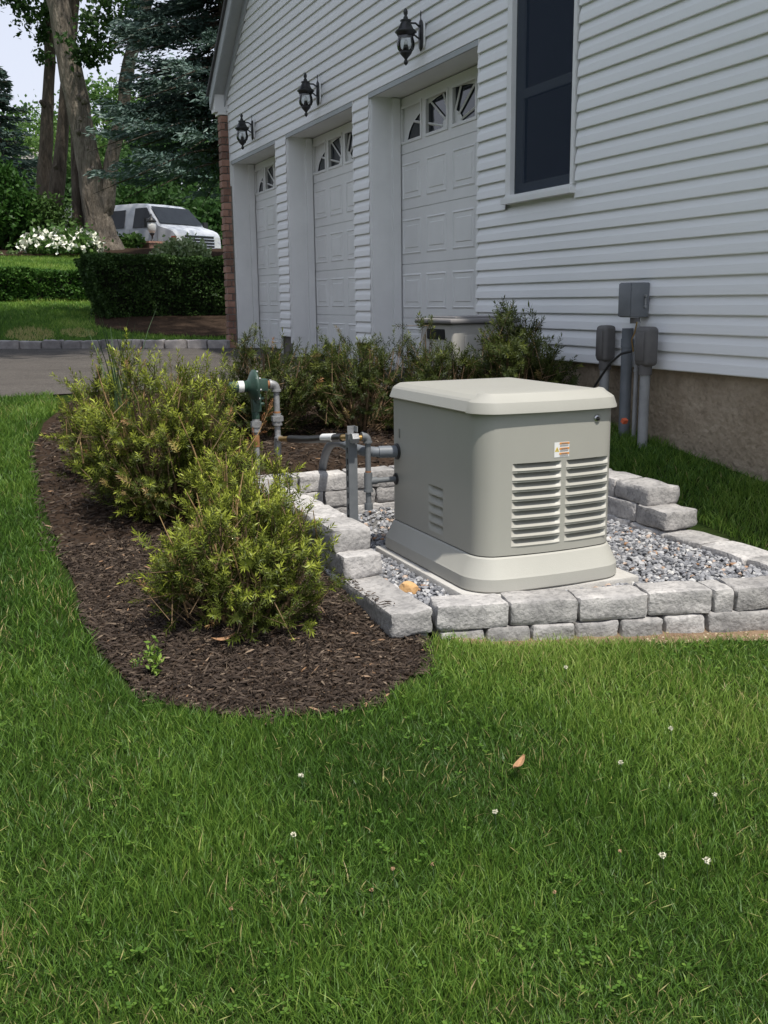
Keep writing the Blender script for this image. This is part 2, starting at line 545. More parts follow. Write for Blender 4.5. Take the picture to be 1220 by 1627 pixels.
def seg_dist(poly, x, y):
    d = np.full(np.shape(x), 1e9)
    for i in range(len(poly)):
        a = np.array(poly[i])
        b = np.array(poly[(i + 1) % len(poly)])
        ab = b - a
        t = np.clip(((x - a[0]) * ab[0] + (y - a[1]) * ab[1]) / (ab @ ab), 0, 1)
        d = np.minimum(d, np.hypot(x - a[0] - t * ab[0], y - a[1] - t * ab[1]))
    return d


def rand_rot(dirs, rg):
    """rotation matrices taking +Z to dirs with random spin"""
    d = dirs / np.linalg.norm(dirs, axis=1, keepdims=True)
    r = rg.normal(size=d.shape)
    a = np.cross(d, r)
    a /= np.linalg.norm(a, axis=1, keepdims=True) + 1e-9
    b = np.cross(d, a)
    return np.stack([a, b, d], axis=2)


# ------------------------------------------------------------------ terrain
XW = 3.75                                    # plane of the house wall
BED = [(1.50, 3.13), (1.385, 2.943), (1.283, 2.847), (1.153, 2.779), (1.026, 2.755), (0.906, 2.765), (0.795, 2.798), (0.675, 2.863), (0.577, 2.946), (0.493, 3.063), (0.438, 3.202), (0.412, 3.431),
       (0.397, 3.712), (0.392, 4.065), (0.386, 4.44), (0.384, 4.88), (0.39, 5.4), (0.43, 6.2), (0.55, 6.9), (0.8, 7.55), (1.3, 7.75), (2.2, 7.35), (3.0, 6.9), (3.74, 6.75), (3.74, 5.35), (3.35, 5.2), (3.2, 5.12), (1.4, 5.12), (1.4, 3.2)]
PIT = [(1.45, 3.20), (3.17, 2.84), (3.17, 5.07), (1.45, 5.07)]
DRIVE = [(-9, 7.2), (-2, 7.65), (0.33, 7.80), (0.85, 7.86), (1.3, 7.95), (2.2, 7.5), (3.0, 7.05), (3.76, 6.86), (4.06, 6.86), (4.06, 13.74), (3.70, 13.75), (3.55, 13.84),
         (2.17, 14.6), (0.72, 15.42), (-2, 16.9), (-9, 20.5)]


KERB_STRIP = [(4.5, 13.3), (3.5, 13.6), (.7, 15.1), (-9, 20.2), (-9, 20.75), (.75, 15.55), (2.2, 14.75), (3.6, 14.0), (4.5, 13.9)]


def hgt(x, y):
    x, y = np.asarray(x, float), np.asarray(y, float)
    z = np.interp(y, [-6, 0, 3, 7.8, 14.5, 15.5, 18, 20, 25, 30, 32, 35, 60, 140], [-0.5, -0.02, 0.272, 0.845, 0.90, 1.0, 1.33, 1.5, 2.4, 3.05, 2.95, 2.6, 3.0, 9.0])
    z = z + 0.2 * sstep(1.5, 3.6, y) * sstep(2.95, 3.75, x) * (1 - sstep(5.4, 6.8, y))
    bed = inside(BED, x, y)
    d = seg_dist(BED, x, y)
    z = z + np.where(bed, (0.015 + 0.045 * sstep(4.3, 5.1, y)) * sstep(0, 0.3, d), 0)
    z = z - 0.03 * np.exp(-(((x - 2.4) * .232 + (y - 2.90)) / .10) ** 2) * sstep(1.5, 1.8, x)
    z = z + 0.012 * (vnoise(x, y, 0.55, 3) - 0.5) + 0.02 * (vnoise(x, y, 1.7, 4) - 0.5)
    pit = inside(PIT, x, y)
    z = np.where(pit, 0.27, z)
    drv = inside(DRIVE, x, y) | inside(KERB_STRIP, x, y)
    z = np.where(drv, np.minimum(z, zdrive(x, y) - 0.03), z)
    return z


def zdrive(x, y):
    return 0.85 + 0.0065 * (np.asarray(y, float) - 8.0) + 0.0 * np.asarray(x, float)


xs = np.concatenate([[-160, -90, -50, -30, -20, -14, -10, -7, -5, -4, -3, -2.3, -1.7], np.arange(-1.3, 3.8, 0.05), [3.85, 3.95, 4.1, 4.4, 5, 6, 7, 8, 10, 13, 17, 22, 30, 45, 70, 110, 180]])
ys = np.concatenate([[-60, -25, -10, -5, -3, -2, -1, 0, 0.5], np.arange(0.8, 8.2, 0.05), np.arange(8.4, 21, 0.15), np.arange(21.5, 40, 0.8), [42, 46, 52, 60, 70, 85, 100, 120, 150, 200]])
GX, GY = np.meshgrid(xs, ys)
GZ = hgt(GX, GY)
nx, ny = len(xs), len(ys)
idx = np.arange(nx * ny).reshape(ny, nx)
F = np.stack([idx[:-1, :-1], idx[:-1, 1:], idx[1:, 1:], idx[1:, :-1]], axis=-1).reshape(-1, 4)
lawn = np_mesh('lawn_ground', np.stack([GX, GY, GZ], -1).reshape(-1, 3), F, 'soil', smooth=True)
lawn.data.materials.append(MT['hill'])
cy = np.repeat(0.5 * (ys[:-1] + ys[1:]), nx - 1)
cx = np.tile(0.5 * (xs[:-1] + xs[1:]), ny - 1)
mi = np.where((cy > 14.0) | (cx < -1.7) | (cx > 6), 1, 0).astype(np.int32)
lawn.data.polygons.foreach_set('material_index', mi)
tag(lawn, kind='structure')


def patch(name, poly, zf, m, step=0.06, lift=0.0):
    """a draped sheet cut to a polygon"""
    bm = bmesh.new()
    vs_ = [bm.verts.new((p[0], p[1], 0)) for p in poly]
    bm.faces.new(vs_)
    x0, x1 = min(p[0] for p in poly), max(p[0] for p in poly)
    y0, y1 = min(p[1] for p in poly), max(p[1] for p in poly)
    for ax, a0, a1 in ((0, x0, x1), (1, y0, y1)):
        t = a0 + step
        while t < a1:
            co = (t, 0, 0) if ax == 0 else (0, t, 0)
            no = (1, 0, 0) if ax == 0 else (0, 1, 0)
            bmesh.ops.bisect_plane(bm, geom=bm.verts[:] + bm.edges[:] + bm.faces[:], plane_co=co, plane_no=no, dist=1e-6)
            t += step
    co = np.array([v.co[:] for v in bm.verts])
    zz = zf(co[:, 0], co[:, 1]) + lift
    for v, z in zip(bm.verts, zz):
        v.co.z = z
    bmesh.ops.recalc_face_normals(bm, faces=bm.faces)
    me = bpy.data.meshes.new(name)
    bm.to_mesh(me)
    bm.free()
    me.materials.append(MT[m])
    for p in me.polygons:
        p.use_smooth = True
    o = bpy.data.objects.new(name, me)
    return tag(link(o), kind='structure')


patch('driveway', DRIVE, zdrive, 'asphalt', step=0.8)
patch('mulch_bed', BED, hgt, 'mulch_base', step=0.08, lift=0.008)
patch('gravel_bed', [(1.50, 3.22), (3.12, 2.95), (3.12, 5.04), (1.50, 5.04)], lambda x, y: 0.362 + 0.02 * (vnoise(x, y, 0.25, 9) - 0.5), 'gravel_base', step=0.1)
FRONT_A, FRONT_B = np.array([1.548, 3.143]), np.array([3.26, 2.746])
_fr = random.Random(4)
_e = [(1.62 + .05 * i, 3.10 - .232 * .05 * i - (.015 + .075 * min(1, i / 22) * _fr.uniform(.3, 1.25))) for i in range(40)]
DIRT = [(1.60, 3.14)] + _e + [(3.6, 2.74), (3.26, 2.80)]
patch('dirt_strip', DIRT, hgt, 'dirt', step=0.06, lift=0.006)
far_bed = [tuple(at(x, y, Y)[:2]) for x, y, Y in ((-60, 400, 27), (60, 400, 27), (150, 400, 27.2), (240, 400, 27), (330, 400, 27), (420, 400, 30), (330, 400, 33), (200, 400, 32.5), (60, 400, 33), (-60, 400, 33))]
patch('far_mulch_bed', far_bed, hgt, 'mulch_base', step=0.8, lift=0.03)
hedge_bed = [tuple(at(x, 500, Y)[:2]) for x, Y in ((150, 16.7), (200, 16.0), (300, 15.4), (370, 15.3), (400, 16), (400, 19), (150, 19))]
patch('hedge_mulch_bed', hedge_bed, hgt, 'mulch_base', step=0.3, lift=0.02)

# concrete pad under the generator
b = MB().box((1.72, 3.19, 0.30), (2.485, 4.12, 0.408))
tag(b.build('concrete_pad', 'pad', bevel=0.008), 'pale concrete slab under the beige generator, set in gravel', 'concrete pad')


# ------------------------------------------------------------------ house
EXPO = 0.1017
Z0 = 1.106
HEAD = 3.335
RIDGE_Y, EAVE_Z, EAVE_Y0, EAVE_Y1 = 7.55, 4.32, 1.28, 13.80
SLOPE = 0.80


def roof_z(y):
    return EAVE_Z + SLOPE * ((EAVE_Y1 - RIDGE_Y) - abs(y - RIDGE_Y))


house = empty('house', (XW, 7.5, 0.85), 'white vinyl sided gable house wall with three garage bays and one window', 'house')
DOORS = [(6.90, 8.93), (9.37, 11.36), (11.80, 13.70)]
WIN = (5.603, 6.438, 2.16, 4.10)


def siding_board(y0, y1, z, cut=None):
    """one lap of siding: bottom edge proud, hooked under"""
    zt = z + EXPO
    xo, xi = XW - 0.027, XW - 0.0015
    ya0, ya1, yb0, yb1 = y0, y1, y0, y1
    if cut:
        ya0, ya1, yb0, yb1 = cut
    bow = [random.uniform(-0.0012, 0.0012) for _ in range(6)]
    n = 5
    vs_, fs = [], []
    for i in range(n + 1):
        t = i / n
        ya, yb = ya0 + (ya1 - ya0) * t, yb0 + (yb1 - yb0) * t
        w = bow[i] if 0 < i < n else 0
        vs_ += [(xi + 0.004, ya, z + 0.002), (xo + 0.001, ya, z), (xo, ya, z + 0.004 + w), (xo + 0.004, ya + (yb - ya) * .5, z + 0.5 * EXPO), (xi - 0.001, yb, zt + 0.012)]
    for i in range(n):
        for k in range(4):
            a = i * 5 + k
            fs.append((a, a + 5, a + 6, a + 1))
    m = MB()
    m.add(vs_, fs)
    return m.build('siding_board', 'siding', house)


k = 0
while True:
    z = Z0 + k * EXPO
    if z > roof_z(RIDGE_Y) - 0.12:
        break
    zm = z + EXPO
    if zm < EAVE_Z - 0.02:
        lo, hi = EAVE_Y0, 13.78
        cut = None
    else:
        e0 = (z - EAVE_Z) / SLOPE
        e1 = (zm - EAVE_Z) / SLOPE
        lo, hi = EAVE_Y0, EAVE_Y1
        cut = (EAVE_Y0 + max(e0, 0) + .02, EAVE_Y1 - max(e0, 0) - .02, EAVE_Y0 + e1 + .02, EAVE_Y1 - e1 - .02)
    if z + 0.6 * EXPO < HEAD:
        segs = [(lo, 6.878), (8.952, 9.348), (11.382, 11.778)]
    elif cut is None:
        segs = [(lo, hi)]
    else:
        segs = [(lo, hi)]
    for (s0, s1) in segs:
        c = cut
        if s0 < WIN[0] and s1 > WIN[1] and zm > WIN[2] - 0.02 and z < WIN[3]:
            if c:
                siding_board(0, 0, z, (c[0], WIN[0] - .012, c[2], WIN[0] - .012))
                siding_board(0, 0, z, (WIN[1] + .012, c[1], WIN[1] + .012, c[3]))
            else:
                siding_board(s0, WIN[0] - .012, z)
                siding_board(WIN[1] + .012, s1, z)
        else:
            siding_board(s0, s1, z, c)
    k += 1

# sheathing behind the siding
m = MB()
XB = XW + 0.004
m.box((XB, EAVE_Y0, 1.10), (XB + 0.15, 6.905, WIN[2] + .03))
m.box((XB, EAVE_Y0, WIN[2] + .031), (XB + 0.15, WIN[0] + .005, HEAD - 0.002))
m.box((XB, WIN[1] - .005, WIN[2] + .031), (XB + 0.15, 6.905, HEAD - 0.002))
m.box((XB, 8.925, 1.10), (XB + 0.15, 9.375, HEAD - 0.002))
m.box((XB, 11.355, 1.10), (XB + 0.15, 11.805, HEAD - 0.002))
m.box((XB, EAVE_Y0, HEAD), (XB + 0.15, WIN[0] + .005, EAVE_Z))
m.box((XB, WIN[1] - .005, HEAD), (XB + 0.15, EAVE_Y1, EAVE_Z))
m.box((XB, WIN[0] + .0051, WIN[3] - .01), (XB + 0.15, WIN[1] - .0051, EAVE_Z))
m.add([(XB, EAVE_Y0, EAVE_Z), (XB, EAVE_Y1, EAVE_Z), (XB, RIDGE_Y, roof_z(RIDGE_Y))], [(0, 1, 2)])
m.build('wall', 'trim', house)
m = MB()
m.box((4.35, EAVE_Y0 + .01, 0.3), (11.0, 13.7, EAVE_Z))
m.build('inner_wall', 'trim', house)

# foundation
m = MB()
m.add([(XW + 0.02, 1.3, 0.0), (XW + 0.02, 6.90, 0.0), (XW + 0.02, 6.90, 1.104), (XW + 0.02, 1.3, 1.104)], [(0, 3, 2, 1)])
m.box((XW + 0.022, 1.3, 0.0), (XW + 0.2, 6.897, 1.103))
m.build('foundation', 'concrete', house)
for y0, y1 in ((8.95, 9.35), (11.38, 11.78)):
    MB().box((XW + 0.012, y0, 0.82), (XW + 0.2, y1, 1.104)).build('pier_foot', 'dark_wood', house)

# garage bays
XD = 4.03
for (y0, y1) in DOORS:
    zb = float(zdrive(4, (y0 + y1) / 2)) + 0.004
    # jambs and head lining, casing strips
    for yy, s in ((y0, -1), (y1, 1)):
        MB().box((XW - 0.004, min(yy, yy + s * .018), zb), (XD + 0.05, max(yy, yy + s * .018), HEAD)).build('jamb', 'trim', house)
        MB().box((XW - 0.020, min(yy + s * .0185, yy + s * .036), zb + 0.16 if s > 0 and y1 < 13 else (1.09 if y0 < 7 and s < 0 else zb + 0.02)), (XW + 0.003, max(yy + s * .0185, yy + s * .036), HEAD + 0.018)).build('edge_channel', 'trim', house)
        MB().box((XD - 0.085, min(yy, yy - s * .045), zb), (XD - 0.012, max(yy, yy - s * .045), HEAD - .03)).build('door_stop', 'trim', house)
    MB().box((XW - 0.003, y0 + .001, HEAD - 0.022), (XD + 0.05, y1 - .001, HEAD - .002)).build('head_lining', 'trim', house)
    MB().box((XW - 0.022, y0 - .02, HEAD - 0.0355), (XW - 0.0045, y1 + .02, HEAD + 0.006)).build('drip_edge', 'rake', house)
    # sectional door
    rows, cols = 5, 4
    hs = (HEAD - 0.03 - zb) / rows
    ws = (y1 - y0) / cols
    m = MB()
    for r in range(rows - 1):
        m.box((XD + .002, y0 + .002, zb + r * hs + .003), (XD + .04, y1 - .002, zb + (r + 1) * hs - .003))
    zw = zb + (rows - 1) * hs
    wz0, wz1 = zw + 0.10, zw + hs - 0.085
    m.box((XD + .002, y0 + .002, zw + .003), (XD + .04, y1 - .002, wz0))
    m.box((XD + .002, y0 + .002, wz1), (XD + .04, y1 - .002, zw + hs - .003))
    for c in range(cols + 1):
        ya, yb = max(y0 + .002, y0 + c * ws - .045), min(y1 - .002, y0 + c * ws + .045)
        m.box((XD + .002, ya, wz0 - .001), (XD + .04, yb, wz1 + .001))
    m.box((XD + .012, y0 + .01, zb), (XD + .036, y1 - .01, zw + .01))
    door = m.build('garage_door', 'door', house)
    for r in range(rows - 1):
        for c in range(cols):
            ya, yb = y0 + c * ws + .055, y0 + (c + 1) * ws - .055
            za, zc = zb + r * hs + .085, zb + (r + 1) * hs - .085
            m = MB()
            # recessed moulding and raised field
            prof = [(0.0, 0.0022), (0.016, -0.006), (0.03, 0.010), (0.05, 0.010), (0.065, -0.004)]
            rings = []
            for ins, dx in prof:
                rings += [(XD + dx, ya + ins, za + ins), (XD + dx, yb - ins, za + ins), (XD + dx, yb - ins, zc - ins), (XD + dx, ya + ins, zc - ins)]
            fs = []
            for i in range(len(prof) - 1):
                for j in range(4):
                    fs.append((i * 4 + j, (i + 1) * 4 + j, (i + 1) * 4 + (j + 1) % 4, i * 4 + (j + 1) % 4))
            q = 4 * (len(prof) - 1)
            fs.append((q, q + 3, q + 2, q + 1))
            m.add(rings, fs)
            m.build('raised_panel', 'door', door)
    yc = 0.5 * (y0 + y1)
    A_, B_ = 0.5 * (y1 - y0) - .13, (wz1 - wz0) * 0.98
    for c in range(cols):
        ya, yb = y0 + c * ws + .045, y0 + (c + 1) * ws - .045
        MB().box((XD + .03, ya, wz0), (XD + .036, yb, wz1)).build('window_pane', 'win_glass', door)
        m = MB()
        for p0, p1 in (((ya - .012, wz0 - .012), (yb + .012, wz0 + .012)), ((ya - .012, wz1 - .012), (yb + .012, wz1 + .012)), ((ya - .012, wz0 + .0121), (ya + .012, wz1 - .0121)), ((yb - .012, wz0 + .0121), (yb + .012, wz1 - .0121))):
            m.box((XD - .008, p0[0], p0[1]), (XD + .001, p1[0], p1[1]))
        m.build('pane_frame', 'door', door)
        m = MB()
        N = 14
        vs_, fs = [], []
        for i in range(N + 1):
            y = ya + (yb - ya) * i / N
            u = abs(y - yc) / A_
            ze = wz0 + B_ * math.sqrt(max(0, 1 - u * u))
            vs_ += [(XD + .022, y, min(ze, wz1)), (XD + .022, y, wz1)]
        for i in range(N):
            fs.append((2 * i, 2 * i + 1, 2 * i + 3, 2 * i + 2))
        m.add(vs_, fs)
        hub = 0.13
        vs_, fs = [], []
        for i in range(N + 1):
            y = ya + (yb - ya) * i / N
            u = abs(y - yc) / (hub * 1.5)
            vs_ += [(XD + .0215, y, wz0), (XD + .0215, y, wz0 + hub * math.sqrt(max(0, 1 - u * u)))]
        for i in range(N):
            if vs_[2 * i + 1][2] > wz0 or vs_[2 * i + 3][2] > wz0:
                fs.append((2 * i, 2 * i + 1, 2 * i + 3, 2 * i + 2))
        if fs:
            m.add(vs_, fs)
        for deg in (18, 45, 70, 110, 135, 162):
            a = math.radians(deg)
            dy, dz = math.cos(a) * 1.5, math.sin(a)
            pts = []
            for i in range(60):
                s = 0.12 + i * 0.016
                y, z = yc + dy * s, wz0 + dz * s
                if ya < y < yb and z < wz1 and ((y - yc) / A_) ** 2 + ((z - wz0) / B_) ** 2 < 1:
                    pts.append((XD + .02, y, z))
            if len(pts) > 2:
                m.tube([pts[0], pts[-1]], 0.011, n=4, smooth=False)
        m.build('sunburst_insert', 'door', door)
    MB().box((XD - .012, y0 + .02, zb - .004), (XD + .04, y1 - .02, zb + .022)).build('rubber_seal', 'rubber', door)

# corner trim, rake, soffit and roof
MB().box((XW - 0.022, 13.782, HEAD - .3), (XW + 0.003, 13.81, 4.02)).build('edge_channel', 'trim', house)
MB().box((XW - 0.03, 13.80, 3.99), (XW + 0.06, 13.90, 4.36)).build('corner_post', 'trim', house)
for nm_, xa, xb_ in (('cornice_return', XW - 0.17, XW + 0.098), ('eave_box', XW + 0.1, 11.0)):
    m = MB()
    pr = [(13.885, 3.985), (14.07, 3.985), (14.07, 4.19), (13.885, 4.345)]
    m.add([(xa, y, z) for y, z in pr] + [(xb_, y, z) for y, z in pr], [(0, 1, 2, 3), (7, 6, 5, 4), (0, 4, 5, 1), (1, 5, 6, 2), (2, 6, 7, 3), (3, 7, 4, 0)])
    m.build(nm_, 'trim', house)
MB().box((XW - 0.13, 13.83, 3.945), (XW + 0.1, 14.04, 3.98)).build('pier_cap', 'trim', house)


def slope_slab(name, m_, x0, x1, d0, d1, ends=(0.25, 0.0)):
    """slab that follows both roof slopes; d is the height over the gable line"""
    m = MB()
    for s in (1, -1):
        yl = RIDGE_Y + s * (EAVE_Y1 - RIDGE_Y + ends[0])
        zl = EAVE_Z - SLOPE * ends[0]
        zr = roof_z(RIDGE_Y)
        p = [(x0, yl, zl + d0), (x1, yl, zl + d0), (x1, yl, zl + d1), (x0, yl, zl + d1), (x0, RIDGE_Y, zr + d0), (x1, RIDGE_Y, zr + d0), (x1, RIDGE_Y, zr + d1), (x0, RIDGE_Y, zr + d1)]
        f = [(0, 1, 2, 3), (4, 7, 6, 5), (0, 4, 5, 1), (1, 5, 6, 2), (2, 6, 7, 3), (3, 7, 4, 0)]
        m.add(p, f if s > 0 else [q[::-1] for q in f])
    return m.build(name, m_, house)


slope_slab('rake_board', 'rake', XW - 0.045, XW - 0.02, -0.20, 0.04)
slope_slab('rake_soffit', 'rake', XW - 0.17, XW - 0.046, -0.05, 0.02)
slope_slab('rake_fascia', 'rake', XW - 0.20, XW - 0.171, -0.09, 0.10)
slope_slab('roof', 'shingle', XW - 0.23, 11.2, 0.105, 0.16, (0.28, 0))

# brick pier at the far corner
m = MB().box((3.652, 13.868, 0.88), (3.80, 13.985, 3.943))
pier = m.build('brick_pier', 'mortar', house)
hb = 0.0928
for c in range(33):
    z0 = 0.885 + c * hb
    jut = random.uniform(-0.004, 0.007) + (0.006 if c % 2 else 0)
    xs_ = 3.70 if c % 2 else 3.742
    MB().box((3.640 - jut, 13.850 - random.uniform(0, .005), z0), (xs_, 13.998 + random.uniform(-.006, .012), z0 + hb - .013)).build('brick', 'brick', pier, bevel=0.004, segs=1)
    if c % 2:
        MB().box((xs_ + .012, 13.852, z0), (3.748, 13.95, z0 + hb - .013)).build('brick', 'brick', pier, bevel=0.004, segs=1)

# window
w0, w1, wz0, wz1 = WIN
m = MB()
m.box((XW - .035, w0, wz0 + .052), (XW + .06, w0 + .03, wz1))
m.box((XW - .035, w1 - .062, wz0 + .052), (XW + .06, w1, wz1))
m.box((XW - .035, w0 + .0302, wz1 - .04), (XW + .06, w1 - .0622, wz1))
window = m.build('window', 'trim', house)
m = MB()
m.box((XW - .065, w0 - .018, wz0 - .005), (XW + .03, w1 + .012, wz0 + .030))
m.box((XW - .045, w0 + .004, wz0 + .0302), (XW + .03, w1 - .004, wz0 + .0515))
m.build('sill', 'trim', window)
gy0, gy1 = w0 + .03, w1 - .062
MB().box((XW + .030, gy0, wz0 + .05), (XW + .034, gy1, wz1 - .04)).build('glass', 'win_glass', window)
m = MB()
zmid = 2.865
for (a, b_, c, d) in ((gy0, gy0 + .045, wz0 + .052, wz1 - .04), (gy1 - .085, gy1, wz0 + .052, wz1 - .04), (gy0 + .0452, gy1 - .0852, wz0 + .052, wz0 + .125), (gy0 + .0452, gy1 - .0852, zmid - .03, zmid + .03)):
    m.box((XW + .012, a, c), (XW + .028, b_, d))
m.build('sash', 'sash', window)
MB().box((XW + .002, gy0, wz0 + .0525), (XW + .0035, gy1, wz1 - .041)).build('insect_screen', 'screen', window)

# ------------------------------------------------------------------ wall lanterns
LANTERN_LABELS = ['black wall lantern with glass globe above the nearest garage door, closest to the window', 'black wall lantern with glass globe above the middle garage door', 'black wall lantern with glass globe above the farthest garage door, beside the brick pier']


def lantern(y, zb, label):
    x = XW - 0.172
    t = empty('wall_lantern', (XW - 0.016, y, zb + 0.2), label, 'wall lantern', 'lanterns above the garage doors')
    xb = XW - 0.016
    # mounting block and back plate, set to the near side of the lamp
    yb = y - 0.02
    m = MB().lathe((xb - 0.02, yb, zb + 0.235), [(0.001, -.11), (0.03, -.10), (0.038, -.07), (0.038, .07), (0.03, .10), (0.001, .11)], 12)
    m.v = [(xb - 0.018 + (p[0] - (xb - 0.02)) * 0.28, yb + (p[1] - yb) * 1.25, p[2]) for p in m.v]
    m.build('mounting_block', 'trim', t)
    m = MB().lathe((xb - 0.034, yb, zb + 0.235), [(0.001, -.125), (0.012, -.12), (0.030, -.095), (0.036, -.05), (0.036, .06), (0.028, .095), (0.012, .11), (0.007, .13), (0.012, .145), (0.010, .165), (0.001, .178)], 12)
    m.v = [(xb - 0.034 + (p[0] - (xb - 0.034)) * 0.38, p[1], p[2]) for p in m.v]
    m.build('back_plate', 'black_metal', t)
    m = MB().tube([(xb - .04, yb, zb + .29), (xb - .08, yb, zb + .315), (x + .05, y, zb + .318), (x, y, zb + .318)], .008, 8)
    m.tube([(xb - .04, yb, zb + .20), (xb - .07, yb, zb + .215), (x + .09, y, zb + .225), (x + .07, y, zb + .235)], .007, 8)
    m.build('arm', 'black_metal', t)
    m = MB().lathe((x, y, zb), [(r_ * 1.38, h_) for r_, h_ in [(0.001, .0), (.010, .012), (.013, .028), (.007, .045), (.012, .055), (.032, .085), (.036, .10), (.030, .108), (.018, .112), (.013, .145), (.013, .152), (.001, .154)]], 14)
    m.build('bottom_finial', 'black_metal', t)
    MB().lathe((x, y, zb), [(r_ * 1.38, h_) for r_, h_ in [(.001, .152), (.0105, .153), (.0105, .175), (.008, .185), (.001, .20)]], 8).build('candle_bulb', 'white_label', t)
    prof = [(.033, .098), (.046, .118), (.052, .145), (.0515, .17), (.046, .20), (.0435, .225)]
    m = MB()
    n = 16
    vs_, fs = [], []
    for r, h in [(r_ * 1.38, h_) for r_, h_ in prof]:
        for j in range(n):
            vs_.append((x + r * math.cos(2 * PI * j / n), y + r * math.sin(2 * PI * j / n), zb + h))
    for i in range(len(prof) - 1):
        for j in range(n):
            fs.append((i * n + j, i * n + (j + 1) % n, (i + 1) * n + (j + 1) % n, (i + 1) * n + j))
    m.add(vs_, fs, True)
    m.build('glass_globe', 'lamp_glass', t)
    MB().lathe((x, y, zb), [(r_ * 1.38, h_) for r_, h_ in [(.001, .221), (.050, .222), (.052, .234), (.064, .246), (.060, .256), (.046, .268), (.030, .312), (.026, .322), (.034, .330), (.030, .336), (.016, .338), (.012, .36), (.007, .366), (.012, .382), (.013, .398), (.008, .414), (.001, .424)]], 16).build('cap', 'black_metal', t)


for y, lb in zip((7.80, 10.23, 12.61), LANTERN_LABELS):
    lantern(y, 3.335, lb)

# ------------------------------------------------------------------ generator
gen = empty('generator', (2.10, 3.66, 0.408), 'beige steel standby generator on the gravel inside the block border', 'generator')
GX0, GX1, GY0, GY1 = 1.790, 2.405, 3.262, 4.075


def outline(inset=0.0, r=0.075, bow=0.03, extra=(), nseg=8):
    """plan outline, anticlockwise from the front left corner; front edge bowed out; extra = xs to include on the front, (y, y) on the left side"""
    x0, x1, y0, y1 = GX0 + inset, GX1 - inset, GY0 + inset, GY1 - inset
    r = max(r - inset, 0.01)
    rb = max(0.03 - inset, 0.008)
    xc, hw = 0.5 * (x0 + x1), 0.5 * (x1 - x0)

    def fr(x):
        return -bow * max(0, 1 - ((x - xc) / hw) ** 2)
    pts = []
    for i in range(nseg + 1):
        a = PI + 0.5 * PI * i / nseg
        x = x0 + r + r * math.cos(a)
        pts.append((x, y0 + r + r * math.sin(a) + fr(x)))
    xs_ = sorted(set([x0 + r + (x1 - x0 - 2 * r) * i / 10 for i in range(1, 10)] + list(extra)))
    for x in xs_:
        if x0 + r < x < x1 - r:
            pts.append((x, y0 + fr(x)))
    for i in range(nseg + 1):
        a = 1.5 * PI + 0.5 * PI * i / nseg
        x = x1 - r + r * math.cos(a)
        pts.append((x, y0 + r + r * math.sin(a) + fr(x)))
    for i in range(5):
        a = 0.5 * PI * i / 4
        pts.append((x1 - rb + rb * math.cos(a), y1 - rb + rb * math.sin(a)))
    for i in range(5):
        a = 0.5 * PI + 0.5 * PI * i / 4
        pts.append((x0 + rb + rb * math.cos(a), y1 - rb + rb * math.sin(a)))
    for y in VENT_Y:
        pts.append((x0, y))
    return pts


VENT_Y = (3.700, 3.566)
LCOL = [(1.918, 2.128), (2.150, 2.356)]
LROWS = 9
LZ1, LZ0 = 0.900, 0.572
lx = []
for a, c in LCOL:
    lx += [a + (c - a) * i / 6 for i in range(7)]
OUT = outline(extra=lx)
SV_Z0, SV_Z1 = 0.565, 0.762
zl = sorted([0.543, LZ0, LZ1, SV_Z0, SV_Z1, 1.092])


def in_hole(p, q, za, zb):
    zc = 0.5 * (za + zb)
    mx, my = 0.5 * (p[0] + q[0]), 0.5 * (p[1] + q[1])
    if my < GY0 + 0.02 and LZ0 < zc < LZ1:
        for a, c in LCOL:
            if a < mx < c:
                return True
    if abs(mx - GX0) < 1e-4 and SV_Z0 < zc < SV_Z1 and VENT_Y[1] < my < VENT_Y[0]:
        return True
    return False


m = MB()
n = len(OUT)
vs_ = [(p[0], p[1], z) for z in zl for p in OUT]
fs = []
for i in range(len(zl) - 1):
    for j in range(n):
        if not in_hole(OUT[j], OUT[(j + 1) % n], zl[i], zl[i + 1]):
            fs.append((i * n + j, i * n + (j + 1) % n, (i + 1) * n + (j + 1) % n, (i + 1) * n + j))
m.add(vs_, fs, True)
m.build('body', 'gen', gen)
# dark interior seen through the slots
XC, HW = 0.5 * (GX0 + GX1), 0.5 * (GX1 - GX0)


def yfront(x):
    return GY0 - 0.03 * max(0, 1 - ((x - XC) / HW) ** 2)


hrow = (LZ1 - LZ0) / LROWS
for a, c in LCOL:
    for r in range(LROWS):
        zt, zb_ = LZ1 - r * hrow, LZ1 - (r + 1) * hrow
        N = 8
        vs_, fs = [], []
        for i in range(N + 1):
            t = i / N
            x = a + (c - a) * t
            e = min(1, min(t, 1 - t) / 0.14)
            e = e * e * (3 - 2 * e)
            d = 0.030 * e
            y = yfront(x)
            # lip, shadow gap roof, back, scoop
            vs_ += [(x, y, zt), (x, y - 0.0, zt - .0035), (x, y + d, zt - .0035 - .001 * e), (x, y + d, zt - .0035 - .005 * e), (x, y + d * .42, zt - hrow * .58), (x, y - .0035 * e, zb_ + .0055), (x, y, zb_)]
        for i in range(N):
            for q in range(6):
                fs.append((i * 7 + q, i * 7 + q + 1, i * 7 + 8 + q, i * 7 + 7 + q))
        lo = MB()
        lo.add(vs_, fs, False)
        lo.s = [True] * len(fs)
        ob = lo.build('louver', 'gen', gen)
        ob.data.set_sharp_from_angle(angle=0.9)
        sl = MB()
        sl.add([(a + .035, yfront(a + .035) + .0285, zt - .0045), (c - .035, yfront(c - .035) + .0285, zt - .0045), (c - .035, yfront(c - .035) + .0265, zt - .0105), (a + .035, yfront(a + .035) + .0265, zt - .0105)], [(0, 1, 2, 3)])
        sl.build('slot', 'void', ob)
hv = (SV_Z1 - SV_Z0) / 5
